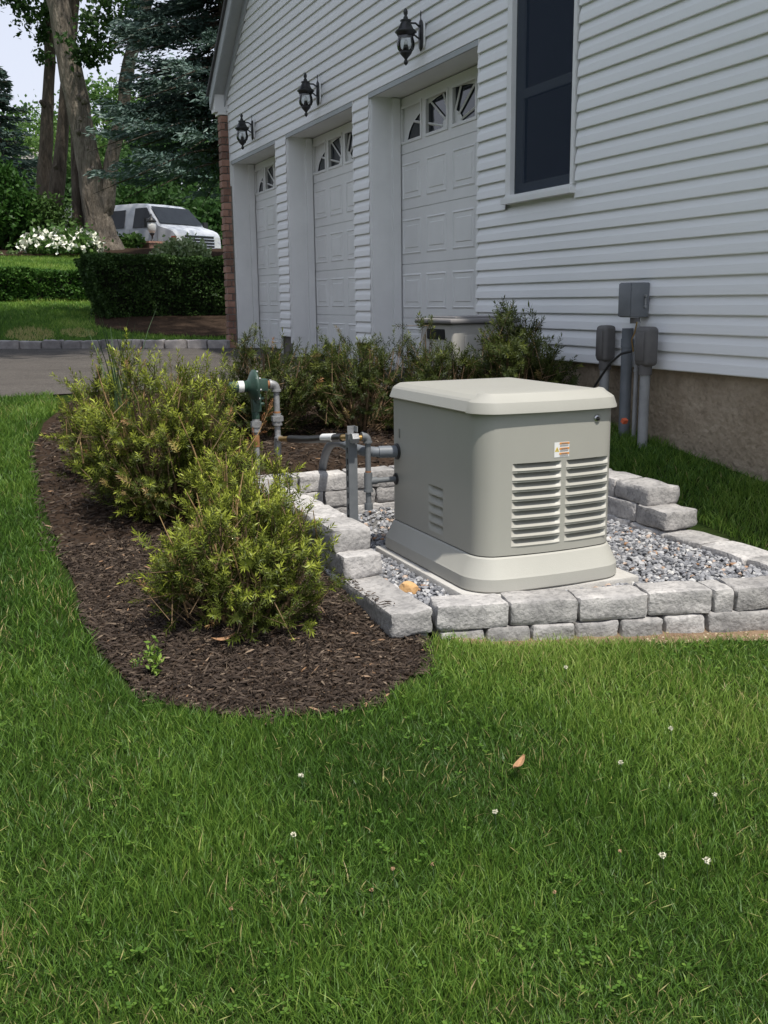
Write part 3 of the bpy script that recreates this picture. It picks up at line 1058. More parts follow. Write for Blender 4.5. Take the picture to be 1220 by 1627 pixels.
for r in range(5):
    zt, zb_ = SV_Z1 - r * hv, SV_Z1 - (r + 1) * hv
    N = 6
    vs_, fs = [], []
    for i in range(N + 1):
        t = i / N
        y = VENT_Y[0] + (VENT_Y[1] - VENT_Y[0]) * t
        e = min(1, min(t, 1 - t) / 0.18)
        e = e * e * (3 - 2 * e)
        d = 0.018 * e
        vs_ += [(GX0, y, zt), (GX0, y, zt - .004), (GX0 + d, y, zt - .005), (GX0 + d, y, zt - .014), (GX0 + d * .3, y, zt - hv * .66), (GX0, y, zb_)]
    for i in range(N):
        for q in range(5):
            fs.append((i * 6 + q, i * 6 + q + 1, i * 6 + 7 + q, i * 6 + 6 + q))
    ob = MB().add(vs_, fs, True).build('side_vent', 'gen', gen)
    ob.data.set_sharp_from_angle(angle=0.9)


def lofted(levels, name, m_, cap=True, smooth=True, angle=0.35):
    """levels: list of (inset, z)"""
    mm = MB()
    rings = [outline(inset=i, bow=bw, r=0.075) for i, z, bw in levels]
    n_ = len(rings[0])
    vs_ = [(p[0], p[1], levels[k_][1]) for k_, rg_ in enumerate(rings) for p in rg_]
    fs_ = []
    for i in range(len(levels) - 1):
        for j in range(n_):
            fs_.append((i * n_ + j, i * n_ + (j + 1) % n_, (i + 1) * n_ + (j + 1) % n_, (i + 1) * n_ + j))
    if cap:
        fs_.append(tuple((len(levels) - 1) * n_ + j for j in range(n_)))
    mm.add(vs_, fs_, smooth)
    o = mm.build(name, m_, gen)
    o.data.set_sharp_from_angle(angle=angle)
    return o


lofted([(0.05, 0.410, .03), (-0.038, 0.4105, .03), (-0.043, 0.416, .03), (-0.041, 0.462, .03), (-0.036, 0.470, .03), (-0.006, 0.533, .03), (0.000, 0.5385, .03), (0.03, 0.5395, .03)], 'base', 'gen_base')
lofted([(0.012, 0.5385, .03), (0.012, 0.546, .03)], 'base_gap', 'void', cap=False)
lid = lofted([(0.03, 1.086, .03), (-0.013, 1.0865, .03), (-0.018, 1.091, .03), (-0.004, 1.128, .03), (0.004, 1.137, .03), (0.026, 1.1505, .028), (0.05, 1.1535, .02), (0.20, 1.158, .01)], 'lid', 'gen', angle=0.22)
# front cap of the lid: the wider pressed strip with its ridge
m = MB()
oo = [p for p in outline(inset=-0.0225, extra=[]) if p[1] < GY0 + 0.085]
oi = [p for p in outline(inset=0.001) if p[1] < GY0 + 0.105]
kk = min(len(oo), len(oi))
oo = oo[:kk]
lev = [(-0.0225, 1.0875), (-0.0215, 1.093), (-0.009, 1.1275), (0.0, 1.1345), (0.019, 1.1465), (0.030, 1.1575), (0.045, 1.1605), (0.062, 1.1545)]
rings = []
for ins, z in lev:
    q = outline(inset=ins)[:kk]
    rings.append([(p[0], p[1], z) for p in q])
nn = len(rings[0])
vs_ = [p for r_ in rings for p in r_]
fs = []
for i in range(len(lev) - 1):
    for j in range(nn - 1):
        fs.append((i * nn + j, i * nn + j + 1, (i + 1) * nn + j + 1, (i + 1) * nn + j))
m.add(vs_, fs, True)
o = m.build('lid_front_cap', 'gen', gen)
o.data.set_sharp_from_angle(angle=0.45)
m = MB()
for yy in (3.42, 4.02):
    m.lathe((GX0 + .004, yy, 1.108), [(.001, -.004), (.0045, -.003), (.0045, .008), (.001, .008)], 8, axis=(-1, 0, 0))
m.build('screw', 'void', gen)
MB().box((GX0 - .006, 3.985, .915), (GX0 - .0005, 3.992, .955)).build('side_latch', 'steel', gen)
# lock
yl = yfront(2.292)
m = MB().lathe((2.292, yl, 1.048), [(.001, -.002), (.0155, -.001), (.0155, .003), (.012, .006), (.001, .006)], 16, axis=(0, -1, 0))
lk = m.build('lock', 'steel', gen)
MB().lathe((2.292, yl - .0065, 1.048), [(.001, 0), (.008, 0), (.008, .0015), (.001, .0015)], 12, axis=(0, -1, 0)).build('keyhole', 'void', lk)
# warning sticker: white sheet, yellow triangle and three orange header bars with grey text lines


def fquad(mm, x0, x1, z0, z1, d):
    mm.add([(x0, yfront(x0) - d, z0), (x1, yfront(x1) - d, z0), (x1, yfront(x1) - d, z1), (x0, yfront(x0) - d, z1)], [(0, 1, 2, 3)])


m = MB()
fquad(m, 2.094, 2.162, .910, .968, .0012)
st = m.build('warning_sticker', 'white_label', gen)
m = MB()
for z in (.9625, .9425, .9235):
    fquad(m, 2.117, 2.1615, z - .0035, z + .004, .0018)
m.build('header_bar', 'orange', st)
m = MB()
m.add([(2.099, yfront(2.1) - .0018, .938), (2.113, yfront(2.1) - .0018, .938), (2.106, yfront(2.1) - .0018, .951)], [(0, 1, 2)])
fquad(m, 2.097, 2.115, .9325, .9365, .0018)
m.build('hazard_triangle', 'yellow', st)
m = MB()
for z in (.9555, .952, .936, .9325, .917, .9135):
    fquad(m, 2.119, 2.158, z - .0007, z + .0007, .0018)
for z in (.9625, .9425, .9235):
    fquad(m, 2.125, 2.154, z - .0013, z + .0013, .0024)
m.add([(2.104, yfront(2.1) - .0024, .9395), (2.108, yfront(2.1) - .0024, .9395), (2.106, yfront(2.1) - .0024, .947)], [(0, 1, 2)])
m.build('print', 'ink', st)

# ------------------------------------------------------------------ tumbled block border
wall = empty('block_border', (2.3, 3.0, 0.25), 'low border wall of tumbled grey concrete blocks around the generator', 'block wall')
_bi = 0


def tumbled(cx_, cy_, ztop, ln, dp, ht, ang, parent=wall, name='block', m_='stone', seed=None, rough_=0.0065, rad=0.016):
    """one tumbled block, rounded and chipped"""
    global _bi
    _bi += 1
    bm = bmesh.new()
    bmesh.ops.create_cube(bm, size=1.0)
    bmesh.ops.scale(bm, vec=(ln, dp, ht), verts=bm.verts)
    bmesh.ops.bevel(bm, geom=bm.edges[:], offset=rad, segments=2, affect='EDGES', profile=0.6)
    long_e = [e for e in bm.edges if e.calc_length() > 0.05]
    bmesh.ops.subdivide_edges(bm, edges=long_e, cuts=3, use_grid_fill=True)
    sd_ = Vector((_bi * 3.7, _bi * 1.3, _bi * 7.1))
    tl = random.uniform(-.02, .02)
    for v in bm.verts:
        nv = mnoise.noise_vector(v.co * 17 + sd_) * rough_ + mnoise.noise_vector(v.co * 45 + sd_) * rough_ * 0.55
        v.co += nv
        v.co.z += v.co.x * tl * .4
    bmesh.ops.recalc_face_normals(bm, faces=bm.faces)
    me = bpy.data.meshes.new(name)
    bm.to_mesh(me)
    bm.free()
    for p in me.polygons:
        p.use_smooth = True
    me.set_sharp_from_angle(angle=0.9)
    me.materials.append(MT[m_])
    o = bpy.data.objects.new(name, me)
    off = EMPTY_LOC[parent][0]
    o.location = Vector((cx_, cy_, ztop - ht / 2)) - off
    o.rotation_euler = (random.uniform(-.012, .012), random.uniform(-.01, .01), ang + random.uniform(-.02, .02))
    return link(o, parent)


H1, H2, H3 = 0.412, 0.505, 0.598
BH = 0.094
# front run, upper and lower course
d = (FRONT_B - FRONT_A) / np.linalg.norm(FRONT_B - FRONT_A)
nrm = np.array([-d[1], d[0]])
ang = math.atan2(d[1], d[0])


def front_run(joints, ztop, gap, back=0.075, dep=0.15):
    for a, c in zip(joints[:-1], joints[1:]):
        sa, sb = (a - FRONT_A[0]) / d[0], (c - FRONT_A[0]) / d[0]
        p = FRONT_A + d * (sa + sb) / 2 + nrm * (back + random.uniform(-.006, .006))
        tumbled(p[0], p[1], ztop + random.uniform(-.003, .003), sb - sa - gap, dep, BH, ang)


front_run([1.550, 1.820, 2.082, 2.354, 2.610, 2.697, 2.965, 3.235], H1, 0.006)
front_run([1.56, 1.73, 1.90, 2.07, 2.245, 2.415, 2.585, 2.86, 3.03, 3.22], H1 - BH, 0.008, back=0.068)
# left run: bottom course starts at the corner, the two above step back


def side_run(xc, joints, ztop, dep, gap=0.006):
    for a, c in zip(joints[:-1], joints[1:]):
        tumbled(xc + random.uniform(-.005, .005), (a + c) / 2, ztop + random.uniform(-.003, .003), c - a - gap, dep, BH, PI / 2)


side_run(1.458, [3.135, 3.66, 3.93, 4.2, 4.47, 4.74, 5.0], H1, 0.165)
side_run(1.458, [3.155, 3.4, 3.66, 3.93], H1 - BH, 0.16)
side_run(1.46, [3.615, 3.84, 4.11, 4.38, 4.65, 4.92], H2, 0.165)
side_run(1.455, [3.70, 3.975, 4.23, 4.50, 4.76, 4.98], H3, 0.165)
# back run


def back_run(joints, ztop, yc_=5.075, dep=0.15):
    for a, c in zip(joints[:-1], joints[1:]):
        tumbled((a + c) / 2, yc_ + random.uniform(-.005, .005), ztop + random.uniform(-.003, .003), c - a - .007, dep, BH, 0)


back_run([1.42, 1.66, 1.945, 2.23, 2.5, 2.77, 3.06, 3.28], H3)
back_run([1.55, 1.80, 2.05, 2.1, 2.37, 2.65, 2.9, 3.15], H2)
back_run([1.55, 1.70, 1.98, 2.25, 2.52, 2.79, 3.06], H1)
# right run
side_run(3.148, [2.97, 3.22, 3.50, 3.76, 4.03, 4.30, 4.57, 4.84, 5.0], H1, 0.185)
side_run(3.165, [3.755, 3.99, 4.26, 4.53, 4.8, 5.0], H2, 0.20)
side_run(3.175, [3.91, 4.19, 4.46, 4.73, 5.0], H3, 0.19)

# tan rock by the front left corner
bm = bmesh.new()
bmesh.ops.create_icosphere(bm, subdivisions=3, radius=0.04)
for v in bm.verts:
    v.co = Vector((v.co.x * 0.95, v.co.y * 0.75, v.co.z * 0.72)) + mnoise.noise_vector(v.co * 28) * 0.012
me = bpy.data.meshes.new('rock')
bm.to_mesh(me)
bm.free()
me.materials.append(MT['orange_rock'])
for p in me.polygons:
    p.use_smooth = True
me.set_sharp_from_angle(angle=0.35)
o = bpy.data.objects.new('rock', me)
o.location = (1.585, 3.46, 0.392)
o.rotation_euler = (0.2, 0.25, -0.7)
tag(link(o), 'fist sized tan orange rock on the gravel left of the generator', 'rock')

# ------------------------------------------------------------------ gas line and conduits
gas = empty('gas_line', (1.58, 5.25, 0.6), 'galvanised gas pipe assembly with green regulator feeding the generator', 'gas line')
m = MB()
m.tube([(1.507, 5.25, .50), (1.507, 5.25, .905)], .0145, 12)
m.build('supply_pipe', 'galv', gas)
MB().tube([(1.507, 5.25, .735), (1.507, 5.25, .80)], .0165, 12).build('corroded_nipple', 'rust', gas)
m = MB()
m.hexnut((1.507, 5.25, .842), (1.507, 5.25, .872), .031)
m.tube([(1.507, 5.25, .872), (1.507, 5.25, .885)], .021, 12)
m.tube([(1.507, 5.25, .815), (1.507, 5.25, .842)], .024, 12)
m.build('union', 'galv', gas)
# regulator body, diaphragm housing lying on its side, spring barrel with label
m = MB()
ax = (-1, 0.0, 0)
m.lathe((1.512, 5.25, 1.062), [(.001, -.012), (.05, -.010), (.082, -.002), (.088, .002), (.088, .012), (.080, .018), (.050, .034), (.036, .040), (.031, .05), (.001, .05)], 28, axis=ax)
reg = m.build('regulator', 'reg_green', gas)
m = MB()
for i in range(8):
    a = 2 * PI * i / 8 + .2
    m.tube([(1.522, 5.25 + .078 * math.cos(a), 1.062 + .078 * math.sin(a)), (1.496, 5.25 + .078 * math.cos(a), 1.062 + .078 * math.sin(a))], .007, 6)
m.build('bolt', 'galv', reg)
MB().lathe((1.465, 5.25, 1.062), [(.001, 0), (.030, 0), (.030, .075), (.027, .078), (.027, .095), (.001, .096)], 18, axis=ax).build('spring_barrel', 'reg_green', reg)
MB().lathe((1.444, 5.25, 1.062), [(.0305, 0), (.0309, .001), (.0309, .029), (.0305, .03)], 18, axis=ax).build('label', 'white_label', reg)
m = MB()
m.box((1.522, 5.222, 1.035), (1.575, 5.278, 1.10))
m.build('outlet_body', 'reg_green', reg, bevel=.006)
m = MB()
m.box((1.488, 5.226, .925), (1.535, 5.274, 1.02))
m.tube([(1.507, 5.25, .885), (1.507, 5.25, .93)], .022, 12)
m.tube([(1.512, 5.25, .99), (1.512, 5.205, .99)], .016, 10)
m.tube([(1.53, 5.25, .965), (1.556, 5.25, .965)], .009, 8)
m.tube([(1.53, 5.25, .995), (1.556, 5.25, .995)], .009, 8)
m.build('inlet_body', 'reg_green', reg, bevel=.004)
MB().tube([(1.574, 5.25, 1.068), (1.590, 5.25, 1.068)], .021, 12).build('rusty_nipple', 'rust', gas)


def elbow(mm, p, d0, d1, r, R, n=6):
    """quarter bend joining directions d0 and d1 round corner p, with collars"""
    p, d0, d1 = Vector(p), Vector(d0).normalized(), Vector(d1).normalized()
    pts = []
    for i in range(n + 1):
        t = i / n
        a = p + d0 * R * (1 - t) ** 2 + d1 * R * t ** 2
        pts.append(a)
    mm.tube(pts, r, 12)
    mm.tube([p + d0 * R * .9, p + d0 * R * 1.25], r * 1.2, 12)
    mm.tube([p + d1 * R * .9, p + d1 * R * 1.25], r * 1.2, 12)
    return mm


m = MB()
elbow(m, (1.627, 5.25, 1.068), (-1, 0, 0), (0, 0, -1), .022, .032)
m.build('elbow', 'galv', gas)
MB().tube([(1.627, 5.25, 1.04), (1.627, 5.25, .68)], .0165, 12).build('drop_pipe', 'galv', gas)
m = MB()
m.hexnut((1.627, 5.25, .868), (1.627, 5.25, .895), .034)
m.tube([(1.627, 5.25, .895), (1.627, 5.25, .91)], .022, 12)
m.tube([(1.627, 5.25, .845), (1.627, 5.25, .868)], .027, 12)
m.build('union', 'galv', gas)
MB().tube([(1.627, 5.25, .911), (1.627, 5.25, .921)], .0185, 12).build('rust_ring', 'rust', gas)
# flexible hose from the drop pipe to the strut
hp0, hp1 = Vector((1.627, 5.20, .775)), Vector((1.592, 4.06, .921))
m = MB()
m.tube([(1.627, 5.262, .70), (1.627, 5.25, .775), (1.627, 5.20, .775)], .02, 10)
m.build('elbow', 'galv', gas)


def lerp(a, c, t):
    return a + (c - a) * t


MB().tube([lerp(hp0, hp1, 0), lerp(hp0, hp1, .16)], .0145, 10).build('brass_nipple', 'brass', gas)
MB().tube([lerp(hp0, hp1, .16), lerp(hp0, hp1, .45) - Vector((0, 0, .006)), lerp(hp0, hp1, .9)], .0195, 14).build('flexible_hose', 'rubber', gas)
MB().tube([lerp(hp0, hp1, .655), lerp(hp0, hp1, .80)], .0205, 14).build('hose_label', 'white_label', gas)
MB().tube([lerp(hp0, hp1, .9), lerp(hp0, hp1, 1.0)], .0150, 10).build('brass_nipple', 'brass', gas)
MB().hexnut((1.578, 4.03, .921), (1.609, 4.03, .921), .0235).build('hex_fitting', 'galv', gas)
MB().tube([(1.609, 4.03, .921), (1.632, 4.03, .921)], .0125, 10).build('brass_nipple', 'brass', gas)
m = MB()
elbow(m, (1.656, 4.03, .926), (-1, 0, 0), (0, 0, -1), .0165, .024)
m.build('elbow', 'dark_pipe', gas)
m = MB()
m.tube([(1.656, 4.03, .905), (1.656, 4.03, .62)], .0125, 12)
m.tube([(1.656, 4.03, .765), (1.656, 4.03, .685)], .0185, 12)
m.tube([(1.656, 4.03, .690), (1.656, 4.03, .680)], .0215, 12)
m.tube([(1.656, 4.03, .628), (1.656, 4.03, .600)], .0190, 12)
m.tube([(1.66, 4.03, .727), (1.800, 4.03, .727)], .0125, 12)
m.tube([(1.66, 4.03, .727), (1.695, 4.03, .727)], .017, 12)
m.build('drip_leg', 'dark_pipe', gas)
MB().tube([(1.656, 4.03, .767), (1.656, 4.03, .773)], .0135, 12).build('rust_ring', 'rust', gas)
MB().lathe((1.7895, 4.03, .727), [(.001, 0), (.026, 0), (.026, .004), (.014, .005), (.001, .005)], 18, axis=(-1, 0, 0)).build('grommet', 'rubber', gas)

strut = empty('strut_post', (1.597, 4.075, .38), 'dark grey slotted steel strut post holding the gas pipe', 'post')
m = MB()
for lo, hi in (((1.577, 4.058, .36), (1.617, 4.062, .935)), ((1.577, 4.0622, .36), (1.581, 4.095, .935)), ((1.613, 4.0622, .36), (1.617, 4.095, .935))):
    m.box(lo, hi)
m.build('channel', 'dark_pipe', strut)
m = MB()
for i in range(9):
    m.box((1.5755, 4.070, .45 + i * .05), (1.5772, 4.080, .475 + i * .05))
m.build('slot', 'void', strut)
m = MB()
m.box((1.572, 4.056, .935), (1.602, 4.060, .972))
m.box((1.602, 4.020, .948), (1.606, 4.060, .972))
m.build('clamp', 'galv', strut)

cond = empty('power_conduit', (1.89, 5.2, .6), 'fat dark grey power conduit curving out of the mulch into the generator', 'conduit')
m = MB()
P0, P1, P2, P3 = Vector((1.86, 5.22, .50)), Vector((1.86, 5.16, .78)), Vector((1.78, 4.75, .815)), Vector((1.66, 4.30, .852))
pts = [(1 - t) ** 3 * P0 + 3 * (1 - t) ** 2 * t * P1 + 3 * (1 - t) * t * t * P2 + t ** 3 * P3 for t in [i / 14 for i in range(15)]]
pts += [Vector((1.645, 4.16, .855)), Vector((1.655, 4.075, .855)), Vector((1.70, 4.03, .853)), Vector((1.795, 4.015, .852))]
m.tube(pts, .0225, 14)
m.build('pipe', 'pvc', cond)
m = MB()
m.tube([(1.705, 4.028, .853), (1.788, 4.016, .852)], .0265, 14)
m.build('coupling', 'pvc', cond)
m = MB()
m.lathe((1.7895, 4.015, .852), [(.001, 0), (.036, 0), (.036, .005), (.028, .008), (.001, .008)], 20, axis=(-1, 0, 0))
m.build('grommet', 'rubber', cond)

# ------------------------------------------------------------------ electrical fittings on the wall
jb = empty('junction_box', (3.66, 4.82, 1.39), 'square grey metal junction box mounted on the siding above two conduit fittings', 'junction box')
m = MB()
m.box((3.60, 4.80, 1.395), (3.728, 4.918, 1.590))
m.build('housing', 'grey_box', jb, bevel=.008)
m = MB()
m.box((3.592, 4.806, 1.400), (3.5995, 4.912, 1.583))
m.build('cover', 'grey_box', jb, bevel=.003)
m = MB()
m.tube([(3.69, 4.79, 1.50), (3.69, 4.79, 1.465)], .006, 8)
m.tube([(3.69, 4.80, 1.515), (3.69, 4.784, 1.515)], .008, 8)
m.tube([(3.69, 4.80, 1.455), (3.69, 4.784, 1.455)], .008, 8)
m.build('latch', 'galv', jb)
MB().tube([(3.66, 4.84, 1.392), (3.66, 4.84, 1.36)], .028, 12).build('hub', 'taupe_box', jb)


def conduit_riser(x, y, ztop, zmid, ground, label, wide):
    t = empty('conduit_riser', (x, y, ground), label, 'conduit', 'conduits rising up the foundation')
    m = MB()
    m.box((x - .044, y - wide, zmid), (x + .044, y + wide, ztop))
    m.build('fitting', 'taupe_box', t, bevel=.026, segs=4)
    MB().box((x - .049, y - wide * .62, zmid + .03), (x - .0445, y + wide * .62, ztop - .03)).build('cover_plate', 'taupe_box', t, bevel=.002)
    MB().tube([(x, y, zmid + .02), (x, y, zmid - .05)], .037, 14).build('hub', 'taupe_box', t)
    MB().tube([(x, y, zmid - .03), (x, y, ground - .12)], .029, 14).build('pipe', 'pvc_light', t)


conduit_riser(3.66, 5.115, 1.345, 1.13, 0.66, 'grey conduit with rounded fitting on the foundation, left one behind the generator lid', .052)
conduit_riser(3.64, 4.70, 1.345, 1.125, 0.60, 'pale grey conduit with rounded taupe fitting, right one below the junction box', .062)
t = empty('conduit_riser', (3.68, 4.93, .65), 'plain dark grey conduit running straight up between the two rounded fittings', 'conduit', 'conduits rising up the foundation')
MB().tube([(3.68, 4.93, .5), (3.68, 4.93, 1.33)], .033, 14).build('pipe', 'pvc', t)
MB().tube([(3.68, 4.93, 1.22), (3.68, 4.93, 1.27)], .037, 14).build('coupling', 'pvc', t)
t = empty('ground_wire_tube', (3.66, 4.82, .6), 'thin pale conduit hanging from the junction box with a copper wire', 'conduit')
MB().tube([(3.665, 4.815, 1.37), (3.665, 4.815, .55)], .0135, 10).build('tube', 'pvc_light', t)
m = MB()
m.tube([(3.665, 4.815, 1.24), (3.665, 4.815, 1.225)], .018, 10)
m.tube([(3.665, 4.815, 1.10), (3.665, 4.815, 1.085)], .018, 10)
m.build('strap', 'galv', t)
MB().tube([(3.63, 4.78, 1.37), (3.625, 4.79, 1.31), (3.635, 4.83, 1.27), (3.65, 4.83, 1.20)], .004, 6).build('copper_wire', 'brass', t)
t = empty('black_cable', (3.58, 4.85, 1.0), 'black cable looping from the right conduit fitting down behind the generator', 'cable')
MB().tube([(3.60, 4.78, 1.205), (3.575, 4.84, 1.19), (3.565, 4.92, 1.14), (3.56, 5.0, 1.06), (3.555, 5.08, .97), (3.55, 5.14, .86), (3.55, 5.16, .7)], .0075, 8).build('cable', 'rubber', t)
t = empty('marker_flag', (3.5, 4.72, .72), 'tiny orange plastic scrap in the grass beside the right conduit', 'marker')
MB().box((3.53, 4.735, .80), (3.56, 4.76, .825), rot=Matrix.Rotation(.5, 3, 'X')).build('flag', 'orange_flag', t)

# ------------------------------------------------------------------ storage bin by the garage
bn = empty('storage_bin', (3.38, 6.4, .84), 'taupe plastic storage bin with dark lid against the wall by the nearest garage door', 'storage bin')
BR = Matrix.Rotation(0.05, 3, 'Z')
bp = (3.40, 6.40, 1.0)
m = MB()
x0, x1, y0, y1 = 3.15, 3.66, 6.18, 6.64
m.add([BR @ (Vector(p) - Vector(bp)) + Vector(bp) for p in [(x0 + .03, y0 + .03, .83), (x1 - .03, y0 + .03, .83), (x1 - .03, y1 - .03, .83), (x0 + .03, y1 - .03, .83), (x0, y0, 1.345), (x1, y0, 1.345), (x1, y1, 1.345), (x0, y1, 1.345)]],
      [(0, 3, 2, 1), (0, 1, 5, 4), (1, 2, 6, 5), (2, 3, 7, 6), (3, 0, 4, 7), (4, 5, 6, 7)])
body = m.build('body', 'bin', bn, bevel=.02, segs=3)
m = MB()
m.box((x0 + .10, y0 - .004, .92), (x1 - .06, y0 + .03, 1.27), rot=BR, piv=bp)
m.build('front_panel', 'bin', body, bevel=.012)
m = MB()
m.box((x0 - .002, y0 + .10, 1.235), (x0 + .03, y1 - .10, 1.31), rot=BR, piv=bp)
m.build('handle_recess', 'void', body, bevel=.01)
m = MB()
m.box((x0 + .004, y0 + .09, 1.04), (x0 + .035, y1 - .09, 1.215), rot=BR, piv=bp)
m.build('side_rib', 'bin', body, bevel=.008)
m = MB()
m.box((x0 - .03, y0 - .03, 1.345), (x1 + .03, y1 + .03, 1.378), rot=BR, piv=bp)
ld = m.build('lid', 'bin_lid', bn, bevel=.012)
MB().box((x0 + .06, y0 + .06, 1.376), (x1 - .05, y1 - .05, 1.392), rot=BR, piv=bp).build('raised_panel', 'bin_lid', ld, bevel=.006)

# ------------------------------------------------------------------ granite block kerb
kerb = empty('granite_kerb', (1.5, 15.0, .9), 'row of rough granite blocks edging the far side of the driveway', 'kerb')
ka, kb = Vector((3.62, 13.74, 0)), Vector((-3.2, 17.62, 0))
kd = (kb - ka).normalized()
ka_ang = math.atan2(kd.y, kd.x)
s = 0.0
while s < (kb - ka).length:
    L = random.uniform(.27, .34)
    p = ka + kd * (s + L / 2)
    tumbled(p.x, p.y + .05, 1.005 + random.uniform(-.008, .008), L - .018, .13, .15, ka_ang, kerb, 'kerb_block', 'granite', rough_=.012, rad=.014)
    s += L

# ------------------------------------------------------------------ foliage helpers
def leaf_cloud(P, rg, ln, wd, tint, updir=None, jitter=1.0):
    """one bent leaf (two triangles) at each point"""
    n_ = len(P)
    dr = rg.normal(size=(n_, 3)) * jitter
    if updir is not None:
        dr = dr + updir
    R_ = rand_rot(dr, rg)
    L = ln * rg.uniform(.65, 1.3, n_)[:, None]
    W = wd * rg.uniform(.65, 1.3, n_)[:, None]
    a, b_, d_ = R_[:, :, 0], R_[:, :, 1], R_[:, :, 2]
    v0 = P - d_ * L * .5
    v1 = P + a * W * .5 + b_ * W * .12
    v2 = P + d_ * L * .5
    v3 = P - a * W * .5 + b_ * W * .12
    V = np.stack([v0, v1, v2, v3], 1).reshape(-1, 3)
    k_ = np.arange(n_)[:, None] * 4
    F_ = np.concatenate([k_ + np.array([0, 1, 2]), k_ + np.array([0, 2, 3])])
    return V, F_, np.repeat(tint, 4)


def clumps(center, radii, nclump, per, rg, csize, shell=0.5, flat=0.6):
    """points gathered in clumps through an ellipsoid; returns points and 0..1 clump tint"""
    u = rg.normal(size=(nclump, 3))
    u /= np.linalg.norm(u, axis=1, keepdims=True)
    r = shell + (1 - shell) * rg.random(nclump) ** 0.6
    c = np.asarray(center) + u * r[:, None] * np.asarray(radii)
    q = rg.normal(size=(nclump, per, 3)) * csize * np.array([1, 1, flat]) * rg.uniform(.6, 1.3, (nclump, 1, 1))
    P = (c[:, None, :] + q).reshape(-1, 3)
    ct = np.repeat(rg.uniform(0, 1, nclump), per)
    return P, ct


def fuzzy_path(mm, pts, radii, n_=12, seed=1):
    """tapered limb with knobbly bark outline"""
    P = [Vector(p) for p in pts]
    dense, rr = [], []
    for i in range(len(P) - 1):
        steps = max(3, int((P[i + 1] - P[i]).length / 0.35))
        for s_ in range(steps):
            t_ = s_ / steps
            dense.append(P[i].lerp(P[i + 1], t_))
            rr.append(radii[i] + (radii[i + 1] - radii[i]) * t_)
    dense.append(P[-1])
    rr.append(radii[-1])
    for i in range(1, len(dense) - 1):
        dense[i] = dense[i] + mnoise.noise_vector(dense[i] * .8 + Vector((seed, 0, 0))) * rr[i] * .18
    k0 = len(mm.v)
    mm.tube(dense, rr, n_, caps=True)
    for j in range(k0, len(mm.v)):
        p = Vector(mm.v[j])
        mm.v[j] = tuple(p + mnoise.noise_vector(p * 2.3 + Vector((0, seed, 0))) * rr[-1] * .22 + mnoise.noise_vector(p * 7 + Vector((0, seed, 0))) * rr[-1] * .16)
    return mm


# ------------------------------------------------------------------ yews
def yew_shoot(nn, L, nl, nw, rg):
    """a shoot along +Z: thin stem with needles in spirals, densest towards the tip; tint 0 at the old end, 1 at the tip"""
    V, F_, T = [], [], []
    for k_ in range(nn):
        t_ = (k_ + 1) / nn
        z_ = L * (0.12 + 0.88 * t_)
        a = k_ * 2.4 + rg.uniform(-.4, .4)
        el = math.radians(rg.uniform(8, 48) if t_ < .85 else rg.uniform(35, 80))
        d_ = np.array([math.cos(a) * math.cos(el), math.sin(a) * math.cos(el), math.sin(el)])
        sd_ = np.cross(d_, [0, 0, 1.0])
        sd_ /= np.linalg.norm(sd_) + 1e-9
        ll = nl * rg.uniform(.75, 1.2) * (1 - .25 * t_)
        p = np.array([0, 0, z_])
        b0 = len(V)
        V += [p, p + d_ * ll * .45 + sd_ * nw * .5, p + d_ * ll, p + d_ * ll * .45 - sd_ * nw * .5]
        F_ += [(b0, b0 + 1, b0 + 2), (b0, b0 + 2, b0 + 3)]
        T += [t_] * 4
    return np.array(V), np.array(F_), np.array(T)


_yr = np.random.default_rng(5)
SHOOTS = [yew_shoot(32, 0.072, 0.025, 0.0042, _yr) for _ in range(4)]


def place_shoots(pos, dirs, scale, tbase, ttip, rg):
    Vs, Fs, Ts = [], [], []
    k_ = 0
    which = rg.integers(0, len(SHOOTS), len(pos))
    for w in range(len(SHOOTS)):
        s_ = which == w
        if not s_.any():
            continue
        V, F_, T = SHOOTS[w]
        R_ = rand_rot(dirs[s_], rg)
        W_ = np.einsum('mij,nj->mni', R_, V) * scale[s_][:, None, None] + pos[s_][:, None, :]
        T_ = tbase[s_][:, None] + (ttip - tbase)[s_][:, None] * (T[None, :] ** 1.7) + rg.normal(size=(s_.sum(), len(T))) * .015
        off = (np.arange(s_.sum()) * len(V))[:, None, None]
        Fs.append((F_[None] + off).reshape(-1, 3) + k_)
        Vs.append(W_.reshape(-1, 3))
        Ts.append(T_.reshape(-1))
        k_ += s_.sum() * len(V)
    return np.concatenate(Vs), np.concatenate(Fs), np.clip(np.concatenate(Ts), 0, 1)


